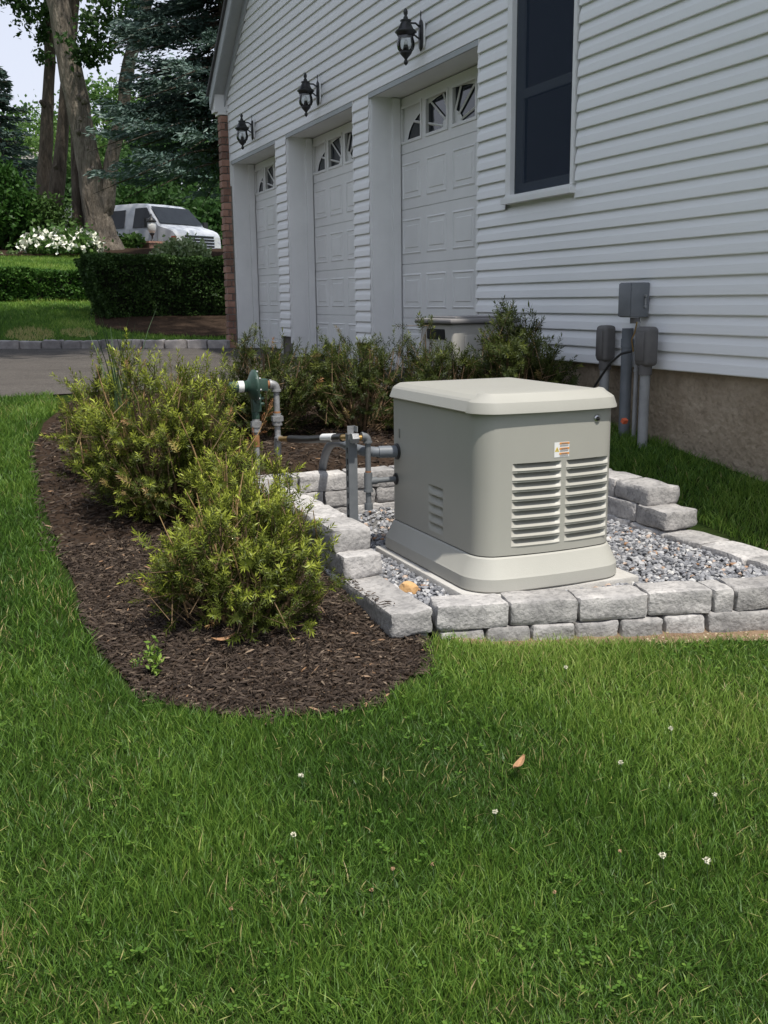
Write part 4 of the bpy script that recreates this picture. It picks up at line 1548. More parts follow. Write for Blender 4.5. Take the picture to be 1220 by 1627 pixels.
def yew(name, base, radii, nshoot, label, seed, bright=0.6, dead=0.03, group='yew shrubs in the mulch bed', nstem=22, tall=0.0, bare=8, lean=(0, 0), low=0.0, scale=1.0, loose=.15, m_='yew', gap=.0):
    rg = np.random.default_rng(seed)
    base = np.array(base, float)
    rx, ry, hz = radii
    t = empty(name, tuple(base), label, 'shrub', group)
    # main stems fan out from the base
    tips, dirs_, fr = [], [], []
    m = MB()
    for i in range(nstem):
        a = 2 * PI * i / nstem + rg.uniform(-.25, .25)
        sp = rg.uniform(.15, 1.0) ** .7
        top = base + np.array([math.cos(a) * rx * sp * .82 + lean[0], math.sin(a) * ry * sp * .82 + lean[1], hz * (1.0 - .55 * sp ** 2) * rg.uniform(.55, 1.0 + tall)])
        root = base + np.array([math.cos(a) * .05, math.sin(a) * .05, -.03])
        mid = root * .5 + top * .5 + np.array([math.cos(a) * rx * .14 * sp, math.sin(a) * ry * .14 * sp, -hz * .05])
        pts = []
        for s_ in range(9):
            u = s_ / 8
            pts.append((1 - u) ** 2 * root + 2 * (1 - u) * u * mid + u * u * top)
        m.tube(pts, [.009 * (1 - .8 * s_ / 8) + .001 for s_ in range(9)], 5, caps=False)
        for s_ in range(1, 9):
            tips.append(pts[s_])
            g_ = pts[s_] - pts[s_ - 1]
            dirs_.append(g_ / np.linalg.norm(g_))
            fr.append(s_ / 8)
    tips, dirs_, fr = np.array(tips), np.array(dirs_), np.array(fr)
    # side shoots along stems and filling the volume, denser outside
    n1 = nshoot
    pk = rg.choice(len(tips), n1, p=(0.08 + fr ** 1.2) / (0.08 + fr ** 1.2).sum())
    pos = tips[pk] + rg.normal(size=(n1, 3)) * np.array([rx, ry, hz * .8]) * loose
    out = (pos - (base + np.array([lean[0] * .5, lean[1] * .5, hz * .3]))) / np.array([rx, ry, hz * .8])
    rad = np.linalg.norm(out, axis=1)
    keep = (pos[:, 2] > base[2] + .03 + low * hz * (1 - np.clip(rad, 0, 1) * .3)) & (rad < 1.15 + tall)
    pos, out, rad, pk = pos[keep], out[keep], rad[keep], pk[keep]
    dr = out / (np.linalg.norm(out, axis=1, keepdims=True) + .01) * .65 + np.array([0, 0, .35]) + dirs_[pk] * .25 + rg.normal(size=pos.shape) * .5
    sc = rg.uniform(.65, 1.25, len(pos)) * scale
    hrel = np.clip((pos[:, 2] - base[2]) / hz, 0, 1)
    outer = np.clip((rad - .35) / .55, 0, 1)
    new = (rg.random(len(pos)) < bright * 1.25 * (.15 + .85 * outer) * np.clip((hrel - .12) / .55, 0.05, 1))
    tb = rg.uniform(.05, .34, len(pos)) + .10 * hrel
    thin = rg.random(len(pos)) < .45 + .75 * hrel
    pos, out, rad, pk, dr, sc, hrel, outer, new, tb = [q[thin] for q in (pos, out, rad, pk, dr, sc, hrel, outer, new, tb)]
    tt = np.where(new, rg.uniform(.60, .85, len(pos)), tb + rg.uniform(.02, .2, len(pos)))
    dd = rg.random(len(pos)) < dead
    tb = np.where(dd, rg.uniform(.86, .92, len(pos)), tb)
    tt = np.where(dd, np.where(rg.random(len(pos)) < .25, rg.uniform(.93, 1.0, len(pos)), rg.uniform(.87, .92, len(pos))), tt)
    nz_ = np.array([mnoise.noise(Vector(q * 6.5) + Vector((seed, 0, 0))) for q in pos])
    kp = (nz_ > gap) | (rg.random(len(pos)) < .22)
    pos, out, rad, pk, dr, sc, hrel, outer, new, tb, tt = [q[kp] for q in (pos, out, rad, pk, dr, sc, hrel, outer, new, tb, tt)]
    sc = np.where((tt > .58) & (tt < .87), sc * 1.22, sc)
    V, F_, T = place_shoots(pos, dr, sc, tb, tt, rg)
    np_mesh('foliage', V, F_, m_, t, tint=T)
    m2 = m
    # twigs carrying the shoots
    for i in range(0, len(pos), 3):
        d_ = dr[i] / np.linalg.norm(dr[i])
        m2.tube([pos[i] - d_ * .09 * sc[i], pos[i], pos[i] + d_ * .075 * sc[i]], [.0022, .0018, .0007], 3, caps=False)
    m2.build('stem', 'twig', t)
    if bare:
        mb = MB()
        for i in range(bare):
            k_ = rg.integers(0, len(pos))
            for _ in range(12):
                if rad[k_] > .55 and hrel[k_] > .45:
                    break
                k_ = rg.integers(0, len(pos))
            d_ = np.array([out[k_][0] * .3 + rg.normal() * .25, out[k_][1] * .3 + rg.normal() * .25, 1.0])
            d_ /= np.linalg.norm(d_)
            L = rg.uniform(.16, .32)
            mb.tube([pos[k_] - d_ * L * .6, pos[k_] - d_ * L * .1 + rg.normal(size=3) * .008, pos[k_] + d_ * L * .4], [.0042, .0035, .0015], 4, caps=False)
        tag(mb.build('bare_twig', MT['bare'], t), kind='stuff')
    return t


MT['bare'] = mat('bare_tan_twig', (0.36, 0.25, 0.11), (0.26, 0.15, 0.07), scale=30, rough=0.9)


def gz(x, y):
    return float(hgt(np.array([x]), np.array([y]))[0])


yew('yew_shrub', (0.93, 3.46, gz(.93, 3.46)), (.37, .30, .37), 2700, 'nearest spreading yew shrub with yellow green tips at the front of the mulch bed', 21, bright=.66, dead=.05, bare=18, nstem=38, tall=.40, loose=.11, gap=-.04)
yew('yew_shrub', (0.93, 4.72, gz(.93, 4.72)), (.48, .42, .55), 4200, 'large bright yew shrub in the middle of the bed, left of the gas regulator', 22, bright=.74, dead=.05, bare=30, nstem=46, tall=.42, loose=.11, gap=-.04)
yew('yew_shrub', (1.10, 4.12, gz(1.10, 4.12)), (.26, .30, .36), 1200, 'smaller yew shrub wedged between the nearest and the large bright one', 23, bright=.68, dead=.06, bare=14, nstem=24, tall=.5, loose=.11, gap=-.04)
yew('yew_shrub', (0.72, 5.45, gz(.72, 5.45)), (.28, .36, .46), 800, 'yew shrub farthest left by the lawn edge, behind the large bright one', 24, bright=.7, dead=.012, bare=6, nstem=22, tall=.3, loose=.11, gap=-.04)
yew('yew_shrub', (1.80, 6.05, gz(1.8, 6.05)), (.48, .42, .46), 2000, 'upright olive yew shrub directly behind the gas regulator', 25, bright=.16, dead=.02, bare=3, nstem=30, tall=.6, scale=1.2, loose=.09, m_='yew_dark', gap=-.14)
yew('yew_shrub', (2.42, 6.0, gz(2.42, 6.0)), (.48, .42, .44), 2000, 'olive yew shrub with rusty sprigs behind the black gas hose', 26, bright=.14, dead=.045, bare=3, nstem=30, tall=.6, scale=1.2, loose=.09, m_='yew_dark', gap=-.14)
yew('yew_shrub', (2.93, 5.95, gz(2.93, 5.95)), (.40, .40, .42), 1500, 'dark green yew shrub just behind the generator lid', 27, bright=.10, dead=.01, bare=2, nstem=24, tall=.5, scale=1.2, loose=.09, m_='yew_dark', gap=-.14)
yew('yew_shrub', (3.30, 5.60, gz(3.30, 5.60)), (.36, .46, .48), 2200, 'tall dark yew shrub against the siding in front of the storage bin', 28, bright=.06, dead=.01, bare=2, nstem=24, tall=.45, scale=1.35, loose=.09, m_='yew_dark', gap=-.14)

rg = np.random.default_rng(35)
sp0, sp1 = at(388, 722, 4.7), at(428, 648, 4.72)
t = empty('dead_sprig', tuple(sp0), 'rusty red dead yew sprig leaning in front of the regulator pipe', 'sprig')
MB().tube([tuple(sp0), tuple((sp0 + sp1) / 2 + np.array([.01, 0, -.008])), tuple(sp1)], [.003, .0025, .001], 5, caps=False).build('stem', MT['bare'], t)
pos = sp0 + (sp1 - sp0) * np.linspace(.15, 1, 9)[:, None]
V, F_, T = place_shoots(pos, (sp1 - sp0)[None] + rg.normal(size=(9, 3)) * .1, np.full(9, .62), np.full(9, .97), np.full(9, 1.0), rg)
np_mesh('needle', V[::1], F_, 'yew', t, tint=T)

# long grass tuft growing through the large yew
rg = np.random.default_rng(31)
t = empty('grass_tuft', (.80, 5.2, gz(.8, 5.2)), 'tuft of long bluish grass blades sticking out above the large yew', 'grass tuft')
m = MB()
for i in range(26):
    a = rg.uniform(0, 2 * PI)
    L = rg.uniform(.72, 1.02)
    sp = rg.uniform(.05, .30)
    p0 = np.array([.80 + rg.normal() * .03, 5.25 + rg.normal() * .03, gz(.8, 5.25)])
    dx = np.array([math.cos(a), math.sin(a), 0])
    sd_ = np.array([-dx[1], dx[0], 0]) * .0055
    vs_, fs = [], []
    for s_ in range(7):
        u = s_ / 6
        c_ = p0 + dx * sp * u ** 1.8 + np.array([0, 0, L * (u - .12 * u ** 3)])
        w_ = (1 - u ** 2) + .05
        vs_ += [tuple(c_ - sd_ * w_), tuple(c_ + sd_ * w_)]
    for s_ in range(6):
        fs.append((2 * s_, 2 * s_ + 1, 2 * s_ + 3, 2 * s_ + 2))
    m.add(vs_, fs)
MT['long_blade'] = mat('long_grass_blade', (0.045, 0.085, 0.035), (0.08, 0.13, 0.055), scale=20, rough=.6)
m.build('blade', 'long_blade', t)


# small weed in the mulch
def weed(x, y, h_, label, seed):
    rg_ = np.random.default_rng(seed)
    z_ = gz(x, y)
    t_ = empty('weed', (x, y, z_), label, 'weed', 'weeds in the mulch')
    mm = MB()
    P, U = [], []
    for i in range(4):
        a = rg_.uniform(0, 2 * PI)
        tp = np.array([x + math.cos(a) * .018, y + math.sin(a) * .018, z_ + h_ * rg_.uniform(.6, 1)])
        mm.tube([(x, y, z_ - .01), tuple((np.array([x, y, z_]) + tp) / 2 + .004), tuple(tp)], [.0022, .0018, .001], 4, caps=False)
        for s_ in np.linspace(.25, 1, 9):
            for _ in range(2):
                P.append(np.array([x, y, z_]) + (tp - np.array([x, y, z_])) * s_ + rg_.normal(size=3) * .009)
    mm.build('stem', MT['long_blade'], t_)
    P = np.array(P)
    V, F_, T = leaf_cloud(P, rg_, min(.03, h_ * .22), min(.012, h_ * .09), rg_.uniform(.55, .82, len(P)), updir=np.array([0, 0, .4]))
    np_mesh('leaf', V, F_, 'grass', t_, tint=T)


weed(.535, 3.16, .15, 'leafy green weed standing in the mulch near the front lawn edge', 3)
weed(.485, 3.25, .045, 'tiny green seedling beside the taller weed in the mulch', 4)

# fallen leaves and scraps
def scrap(x, y, sx, sy, rz_, label, name='dry_leaf', lift=.03, m_='dry_leaf'):
    z_ = gz(x, y) + lift
    t_ = bpy.data.objects.new(name, None)
    bm_ = bmesh.new()
    n_ = 6
    L_ = []
    for i in range(n_ + 1):
        u = i / n_
        w_ = math.sin(PI * (u * .92 + .04)) ** .8
        L_.append((bm_.verts.new((sx * (u - .5), sy * w_ * .5, .35 * sx * (u - .5) ** 2 * 2 + .006)), bm_.verts.new((sx * (u - .5), 0, .35 * sx * (u - .5) ** 2 * 2)), bm_.verts.new((sx * (u - .5), -sy * w_ * .5, .35 * sx * (u - .5) ** 2 * 2 + .008))))
    for i in range(n_):
        for j in range(2):
            bm_.faces.new((L_[i][j], L_[i][j + 1], L_[i + 1][j + 1], L_[i + 1][j]))
    me_ = bpy.data.meshes.new(name)
    bm_.to_mesh(me_)
    bm_.free()
    me_.materials.append(MT[m_])
    bpy.data.objects.remove(t_)
    o_ = bpy.data.objects.new(name, me_)
    o_.location = (x, y, z_)
    o_.rotation_euler = (.12, -.12, rz_)
    return tag(link(o_), label, 'leaf')


scrap(1.345, 2.215, .07, .022, .6, 'curled brown dead leaf lying on the lawn', lift=.055)
scrap(.80, 3.28, .085, .03, -.1, 'long brown dead leaf on the mulch under the nearest yew')

# ------------------------------------------------------------------ mulch chips
rg = np.random.default_rng(41)


def scatter(poly, n_, rg_):
    x0, x1 = min(p[0] for p in poly), max(p[0] for p in poly)
    y0, y1 = min(p[1] for p in poly), max(p[1] for p in poly)
    x = rg_.uniform(x0, x1, n_ * 3)
    y = rg_.uniform(y0, y1, n_ * 3)
    k_ = inside(poly, x, y)
    return x[k_][:n_], y[k_][:n_]


def chips(x, y, z, L, W, T, tint, rg_, tilt=.28):
    """splintered flakes: six-cornered wedges"""
    n_ = len(x)
    yaw = rg_.uniform(0, 2 * PI, n_)
    dirs_ = np.stack([np.cos(yaw), np.sin(yaw), rg_.normal(size=n_) * tilt], 1)
    dirs_ /= np.linalg.norm(dirs_, axis=1, keepdims=True)
    sd_ = np.cross(dirs_, np.array([0, 0, 1.0]) + rg_.normal(size=(n_, 3)) * .3)
    sd_ /= np.linalg.norm(sd_, axis=1, keepdims=True)
    up_ = np.cross(sd_, dirs_)
    P = np.stack([x, y, z], 1)
    l_, w_, t_ = L[:, None], W[:, None], T[:, None]
    a = P - dirs_ * l_ * .5
    c = P + dirs_ * l_ * .5
    md = P + up_ * t_ * .8
    V = np.stack([a, P - sd_ * w_ * .5 - up_ * t_ * .2, P + sd_ * w_ * .5 - up_ * t_ * .2, c, md - dirs_ * l_ * .2, md + dirs_ * l_ * .25], 1).reshape(-1, 3)
    f_ = np.array([[0, 1, 4], [0, 4, 2], [1, 5, 4], [4, 5, 2], [1, 3, 5], [5, 3, 2], [0, 2, 1], [1, 2, 3]])
    F_ = (np.arange(n_)[:, None, None] * 6 + f_[None]).reshape(-1, 3)
    return V, F_, np.repeat(tint, 6)


near = [(p[0], p[1]) for p in BED]
_c = np.array([0.9, 3.6])
_ring = [tuple(_c + (np.array(p) - _c) * (1.0 + .05 * math.sin(i * 2.3) + .03)) for i, p in enumerate(BED[:15])]
x1_, y1_ = scatter(_ring + [(1.40, 4.44), (1.40, 3.22), (1.5, 3.14)], 24000, rg)
x2_, y2_ = scatter([(.3, 4.4), (1.4, 4.4), (1.4, 5.15), (3.2, 5.15), (3.7, 5.4), (3.7, 6.7), (2.2, 7.3), (1.3, 7.7), (.8, 7.5), (.4, 6.2)], 12000, rg)
x_, y_ = np.concatenate([x1_, x2_]), np.concatenate([y1_, y2_])
n_ = len(x_)
big = np.where(np.arange(n_) < len(x1_), 1.0, 1.35)
L = rg.uniform(.010, .045, n_) ** 1.0 * big * np.where(rg.random(n_) < .10, 1.9, 1)
tt = np.clip(rg.beta(2.2, 2.6, n_) * .95, 0, .97)
tt = np.where(rg.random(n_) < .04, rg.uniform(.9, 1, n_), tt)
V, F_, T = chips(x_, y_, hgt(x_, y_) + rg.uniform(.008, .024, n_), L, rg.uniform(.0025, .0085, n_) * big, rg.uniform(.002, .006, n_) * big, tt, rg)
o = np_mesh('mulch_chips', V, F_, 'chips', tint=T)
tag(o, 'dark brown shredded bark mulch around the yews', 'mulch', kind='stuff')

# chips spilt on the corner block
x_, y_ = rg.uniform(1.37, 1.46, 110), rg.uniform(3.2, 3.62, 110)
k_ = rg.random(110) < np.clip((1.405 + .05 * vnoise(x_, y_, .1, 3) - x_) / .03, 0, 1)
x_, y_ = x_[k_], y_[k_]
V, F_, T = chips(x_, y_, np.full(len(x_), H1 + .008), rg.uniform(.015, .045, len(x_)), rg.uniform(.004, .008, len(x_)), rg.uniform(.002, .004, len(x_)), rg.uniform(.1, .7, len(x_)), rg, tilt=.08)
tag(np_mesh('mulch_chips', V, F_, 'chips', tint=T), 'few bark chips spilt on top of the front left corner block', 'mulch', kind='stuff')

# ------------------------------------------------------------------ gravel
def stones(x, y, z, size, tint, rg_):
    n_ = len(x)
    t_ = (1 + 5 ** .5) / 2
    ico = np.array([(-1, t_, 0), (1, t_, 0), (-1, -t_, 0), (1, -t_, 0), (0, -1, t_), (0, 1, t_), (0, -1, -t_), (0, 1, -t_), (t_, 0, -1), (t_, 0, 1), (-t_, 0, -1), (-t_, 0, 1)]) / 1.9
    fi = np.array([(0, 11, 5), (0, 5, 1), (0, 1, 7), (0, 7, 10), (0, 10, 11), (1, 5, 9), (5, 11, 4), (11, 10, 2), (10, 7, 6), (7, 1, 8), (3, 9, 4), (3, 4, 2), (3, 2, 6), (3, 6, 8), (3, 8, 9), (4, 9, 5), (2, 4, 11), (6, 2, 10), (8, 6, 7), (9, 8, 1)])
    R_ = rand_rot(rg_.normal(size=(n_, 3)), rg_)
    sc = size[:, None] * rg_.uniform(.55, 1.2, (n_, 3)) * .5
    W_ = ico[None] * (1 + rg_.uniform(-.28, .28, (n_, 12, 1))) * sc[:, None, :]
    W_ = np.einsum('mij,mnj->mni', R_, W_)
    W_ = W_ * np.array([1, 1, .75]) + np.stack([x, y, z], 1)[:, None, :]
    F_ = (np.arange(n_)[:, None, None] * 12 + fi[None]).reshape(-1, 3)
    return W_.reshape(-1, 3), F_, np.repeat(tint, 12)


rg = np.random.default_rng(43)
xg, yg = scatter([(1.545, 3.30), (3.06, 2.98), (3.06, 5.0), (1.545, 5.0)], 15000, rg)
k_ = ~((xg > 1.722) & (xg < 2.493) & (yg > 3.2) & (yg < 4.11))
k_ &= (rg.random(len(xg)) < np.where(yg > 4.4, .35, 1))
xg, yg = xg[k_], yg[k_]
n_ = len(xg)
tt = np.where(rg.random(n_) < .07, rg.uniform(.96, 1, n_), np.clip(rg.beta(2, 2, n_) * .93, 0, .93))
V, F_, T = stones(xg, yg, .372 + rg.uniform(-.004, .016, n_), rg.uniform(.013, .033, n_), tt, rg)
tag(np_mesh('gravel', V, F_, 'pebbles', tint=T), 'mixed blue grey gravel filling the block border', 'gravel', kind='stuff')
xg, yg = scatter(DIRT, 2600, rg)
n_ = len(xg)
k_ = rg.random(n_) < .3 + .6 * vnoise(xg, yg, .12, 5)
xg, yg = xg[k_], yg[k_]
n_ = len(xg)
V, F_, T = stones(xg, yg, hgt(xg, yg) + .008, rg.uniform(.003, .009, n_) * np.where(rg.random(n_) < .05, 2.4, 1), rg.random(n_), rg)
tag(np_mesh('dirt_pebbles', V, F_, 'dirt_pebbles', tint=T), 'crumbs of sandy soil and small pebbles along the front blocks', 'pebbles', kind='stuff')

# ------------------------------------------------------------------ grass
def grass(x, y, hmin, hmax, wd, rg_, segs, name, label, zoff=0.0, dry=.035):
    n_ = len(x)
    z = hgt(x, y) - .004 + zoff
    pn = vnoise(x, y, .16, 21)
    pn2 = vnoise(x, y, .45, 22)
    pn3 = vnoise(x, y, 1.1, 23)
    la = rg_.uniform(0, 2 * PI, n_)
    hh = (hmin + (hmax - hmin) * rg_.beta(1.8, 1.9, n_)) * (.72 + .46 * pn) * (.82 + .36 * pn2)
    ln = np.abs(rg_.normal(size=n_)) * .34 + .14 + .3 * (1 - pn)
    bx, by = np.cos(la), np.sin(la)
    fa = rg_.uniform(0, PI, n_)
    sx, sy = np.cos(fa) * wd * .5, np.sin(fa) * wd * .5
    wv = rg_.uniform(.55, 1.2, n_) * np.where(rg_.random(n_) < .08, 1.7, 1)
    rows = []
    for s_ in range(segs + 1):
        u = s_ / segs
        cx_ = x + bx * hh * ln * u ** 1.9
        cy_ = y + by * hh * ln * u ** 1.9
        cz_ = z + hh * (u - .22 * np.clip(ln, 0, 1.2) * u ** 2.2)
        w_ = wv * (1 - u ** 1.6)
        if s_ < segs:
            rows.append(np.stack([cx_ - sx * w_, cy_ - sy * w_, cz_], 1))
            rows.append(np.stack([cx_ + sx * w_, cy_ + sy * w_, cz_], 1))
        else:
            rows.append(np.stack([cx_, cy_, cz_], 1))
    V = np.stack(rows, 1)
    k2 = V.shape[1]
    base_ = (np.arange(n_) * k2)[:, None]
    Fq = [base_ + np.array([2 * s_, 2 * s_ + 1, 2 * s_ + 3, 2 * s_ + 2]) for s_ in range(segs - 1)]
    Ft = base_ + np.array([2 * segs - 2, 2 * segs - 1, 2 * segs])
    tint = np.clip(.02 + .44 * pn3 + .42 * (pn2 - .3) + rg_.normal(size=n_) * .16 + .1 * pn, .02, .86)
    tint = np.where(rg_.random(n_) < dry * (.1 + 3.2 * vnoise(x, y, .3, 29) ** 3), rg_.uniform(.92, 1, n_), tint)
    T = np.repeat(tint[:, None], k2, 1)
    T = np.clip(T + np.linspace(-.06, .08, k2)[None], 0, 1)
    Fl = ([np.concatenate(Fq)] if Fq else []) + [Ft]
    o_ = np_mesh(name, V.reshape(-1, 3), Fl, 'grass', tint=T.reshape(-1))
    return tag(o_, label, 'grass', kind='stuff')


rg = np.random.default_rng(51)
BEDG = [(p[0], p[1]) for p in BED]
BORDER = [(1.37, 3.15), (3.26, 2.72), (3.285, 5.17), (1.37, 5.17)]


def lawn_mask(x, y, edge=.025):
    ok = ~inside(BEDG, x, y) & ~inside(BORDER, x, y) & ~inside(DRIVE, x, y)
    nd = vnoise(x, y, .07, 33)
    ok &= ~(inside(DIRT, x, y) & (rg.random(len(x)) < .25 + .7 * sstep(1.8, 2.5, x)))
    d_ = seg_dist(BEDG, x, y)
    ok &= ~((d_ < edge * (.3 + 1.4 * nd)))
    ok &= x < 3.74
    return ok


# foreground, denser where the camera stands close
n0 = 720000
x_ = rg.uniform(-1.3, 3.7, n0)
y_ = rg.uniform(0.7, 3.35, n0)
dist = np.hypot(x_ - .2, y_) + .3
az = x_ * .92 - y_ * .39
keepp = np.clip(1.35 / np.clip(dist, 1, 9), .2, 1) * np.where((np.abs(az) < .46 * (x_ * .386 + y_ * .9) + .5), 1, .12)
k_ = (rg.random(n0) < keepp) & lawn_mask(x_, y_)
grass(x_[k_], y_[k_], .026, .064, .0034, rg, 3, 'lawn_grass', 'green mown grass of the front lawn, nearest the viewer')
n0 = 300000
x_ = rg.uniform(-1.6, 3.74, n0)
y_ = rg.uniform(3.2, 8.3, n0)
k_ = lawn_mask(x_, y_) & (rg.random(n0) < np.where(x_ > 2.8, 1.0, .8)) & (x_ < .7 + 10 * (x_ > 3.2))
k_ &= (x_ > -1.0) | (rg.random(n0) < .3)
grass(x_[k_], y_[k_], .035, .085, .0052, rg, 2, 'lawn_grass', 'strip of lawn grass running left of the mulch bed and beside the foundation')
# far lawns
n0 = 120000
x_ = rg.uniform(-3.0, 5.0, n0)
y_ = rg.uniform(14.2, 27.5, n0)
k_ = ~inside(DRIVE, x_, y_) & ~inside(hedge_bed, x_, y_) & ~inside(far_bed, x_, y_)
k_ &= (y_ - (15.42 + (.72 - x_) * .55) > .1)
k_ &= (x_ < y_ * .27 + .3) & (x_ > y_ * .04 - 2.5)
x_, y_ = x_[k_], y_[k_]
# two scorched patches near the kerb
p1, p2 = at(50, 533, 15.9), at(124, 524, 16.0)
burn = (((x_ - p1[0]) / .34) ** 2 + ((y_ - p1[1]) / .6) ** 2 < 1 + .5 * (vnoise(x_, y_, .1, 2) - .5)) | (((x_ - p2[0]) / .26) ** 2 + ((y_ - p2[1]) / .4) ** 2 < 1)
kb_ = burn & (rg.random(len(x_)) < .9)
grass(x_[~kb_], y_[~kb_], .04, .09, .014, rg, 1, 'lawn_grass', 'mown lawn grass beyond the granite kerb', dry=.01)
grass(x_[kb_], y_[kb_], .05, .085, .016, rg, 1, 'dry_grass', 'two scorched tan patches in the lawn just beyond the kerb', dry=9)


# thatch and clover leaves between the blades
rg = np.random.default_rng(57)
n0 = 5000
x_, y_ = rg.uniform(-.8, 3.3, n0), rg.uniform(.9, 3.2, n0)
k_ = lawn_mask(x_, y_) & (rg.random(n0) < .2 + .8 * vnoise(x_, y_, .35, 61) ** 2)
x_, y_ = x_[k_], y_[k_]
n_ = len(x_)
V, F_, T = chips(x_, y_, hgt(x_, y_) + rg.uniform(.006, .03, n_), rg.uniform(.02, .05, n_), rg.uniform(.0015, .003, n_), np.full(n_, .0006), np.where(rg.random(n_) < .45, rg.uniform(.9, .98, n_), rg.uniform(.2, .6, n_)), rg, tilt=.35)
tag(np_mesh('thatch', V, F_, 'grass', tint=T), 'dry thatch and stray blades lying in the front lawn', 'thatch', kind='stuff')
n0 = 1900
x_, y_ = rg.uniform(-.8, 3.3, n0), rg.uniform(.9, 3.1, n0)
k_ = lawn_mask(x_, y_) & (vnoise(x_, y_, .28, 63) > .55)
x_, y_ = x_[k_], y_[k_]
P = np.repeat(np.stack([x_, y_, hgt(x_, y_) + rg.uniform(.016, .036, len(x_))], 1), 3, 0)
a_ = (rg.uniform(0, 2 * PI, len(x_))[:, None] + np.array([0, 2.1, 4.2])[None]).reshape(-1)
P = P + np.stack([np.cos(a_), np.sin(a_), np.zeros(len(a_))], 1) * .0062
n_ = len(P)
U = np.stack([np.cos(a_), np.sin(a_), np.zeros(n_)], 1)
S = np.stack([-np.sin(a_), np.cos(a_), np.zeros(n_)], 1)
up = np.array([0, 0, 1.0])
r_ = rg.uniform(.004, .0066, n_)[:, None]
V = np.stack([P - U * r_, P + S * r_ * .85 + up * r_ * .3, P + U * r_ * .8 + S * r_ * .45 + up * r_ * .4, P + U * r_ * .8 - S * r_ * .45 + up * r_ * .4, P - S * r_ * .85 + up * r_ * .3], 1).reshape(-1, 3)
F_ = (np.arange(n_) * 5)[:, None]
F_ = np.concatenate([F_ + np.array([0, 1, 2]), F_ + np.array([0, 2, 3]), F_ + np.array([0, 3, 4])])
tag(np_mesh('clover_leaves', V, F_, 'grass', tint=np.repeat(rg.uniform(.2, .55, n_), 5)), 'patches of small clover leaves among the grass', 'clover', kind='stuff')


# clover heads in the lawn
CLOVER = [(478, 1232, 1, 'white clover head left of centre, just below the mulch bed'), (1066, 1157, 1, 'white clover head high in the lawn, right of centre'), (986, 1211, 1, 'white clover head halfway between the dead leaf and the right edge'),
          (1135, 1262, 1, 'white clover head near the right edge of the lawn'), (1053, 1359, 1, 'biggest white clover head in the right half of the lawn'), (1123, 1367, 1, 'white clover head just right of the biggest one'),
          (786, 1289, 1, 'white clover head straight below the dead leaf'), (899, 1060, 1, 'white clover head closest to the front block wall'), (466, 1326, 1, 'small white clover head below the one left of centre'),
          (590, 1414, 0, 'faded tan clover head near the middle of the lower lawn'), (367, 1443, 0, 'faded tan clover head in the lower left lawn'), (624, 1380, 0, 'faded tan clover head just above the centre of the lower lawn'),
          (687, 1373, 0, 'faded tan clover head left of a brownish patch in the lower lawn'), (881, 1417, 0, 'faded tan clover head in the lower lawn below the dead leaf'), (985, 1352, 0, 'faded tan clover head left of the biggest white one')]
rg = np.random.default_rng(61)
for (px, py, fresh, lb) in CLOVER:
    r_ = RT * (px - 610) + DN * (py - 813.5) + FW * 1600
    tt_ = 1.0
    for _ in range(30):
        p = CAM + r_ * tt_
        gap = p[2] - (gz(p[0], p[1]) + .058)
        tt_ += gap / (-r_[2])
    p = CAM + r_ * tt_
    zg = gz(p[0], p[1])
    t = empty('clover_flower', (p[0], p[1], zg), lb, 'clover', 'clover heads in the lawn')
    MB().tube([(p[0] + .006, p[1], zg), (p[0], p[1], p[2])], .0011, 4, caps=False).build('stem', MT['long_blade'], t)
    q = rg.normal(size=(46 if fresh else 26, 3))
    q /= np.linalg.norm(q, axis=1, keepdims=True)
    rad_ = .0072 if fresh else .0052
    if 'biggest' in lb and fresh:
        rad_ = .0095
    P = p + q * rad_ * .75 * np.array([1, 1, .8])
    V, F_, T = leaf_cloud(P, rg, rad_ * .95, rad_ * .45, np.zeros(len(P)), updir=None, jitter=.001)
    R_ = rand_rot(q, rg)
    np_mesh('flower_head', V, F_, 'clover' if fresh else 'clover_old', t)

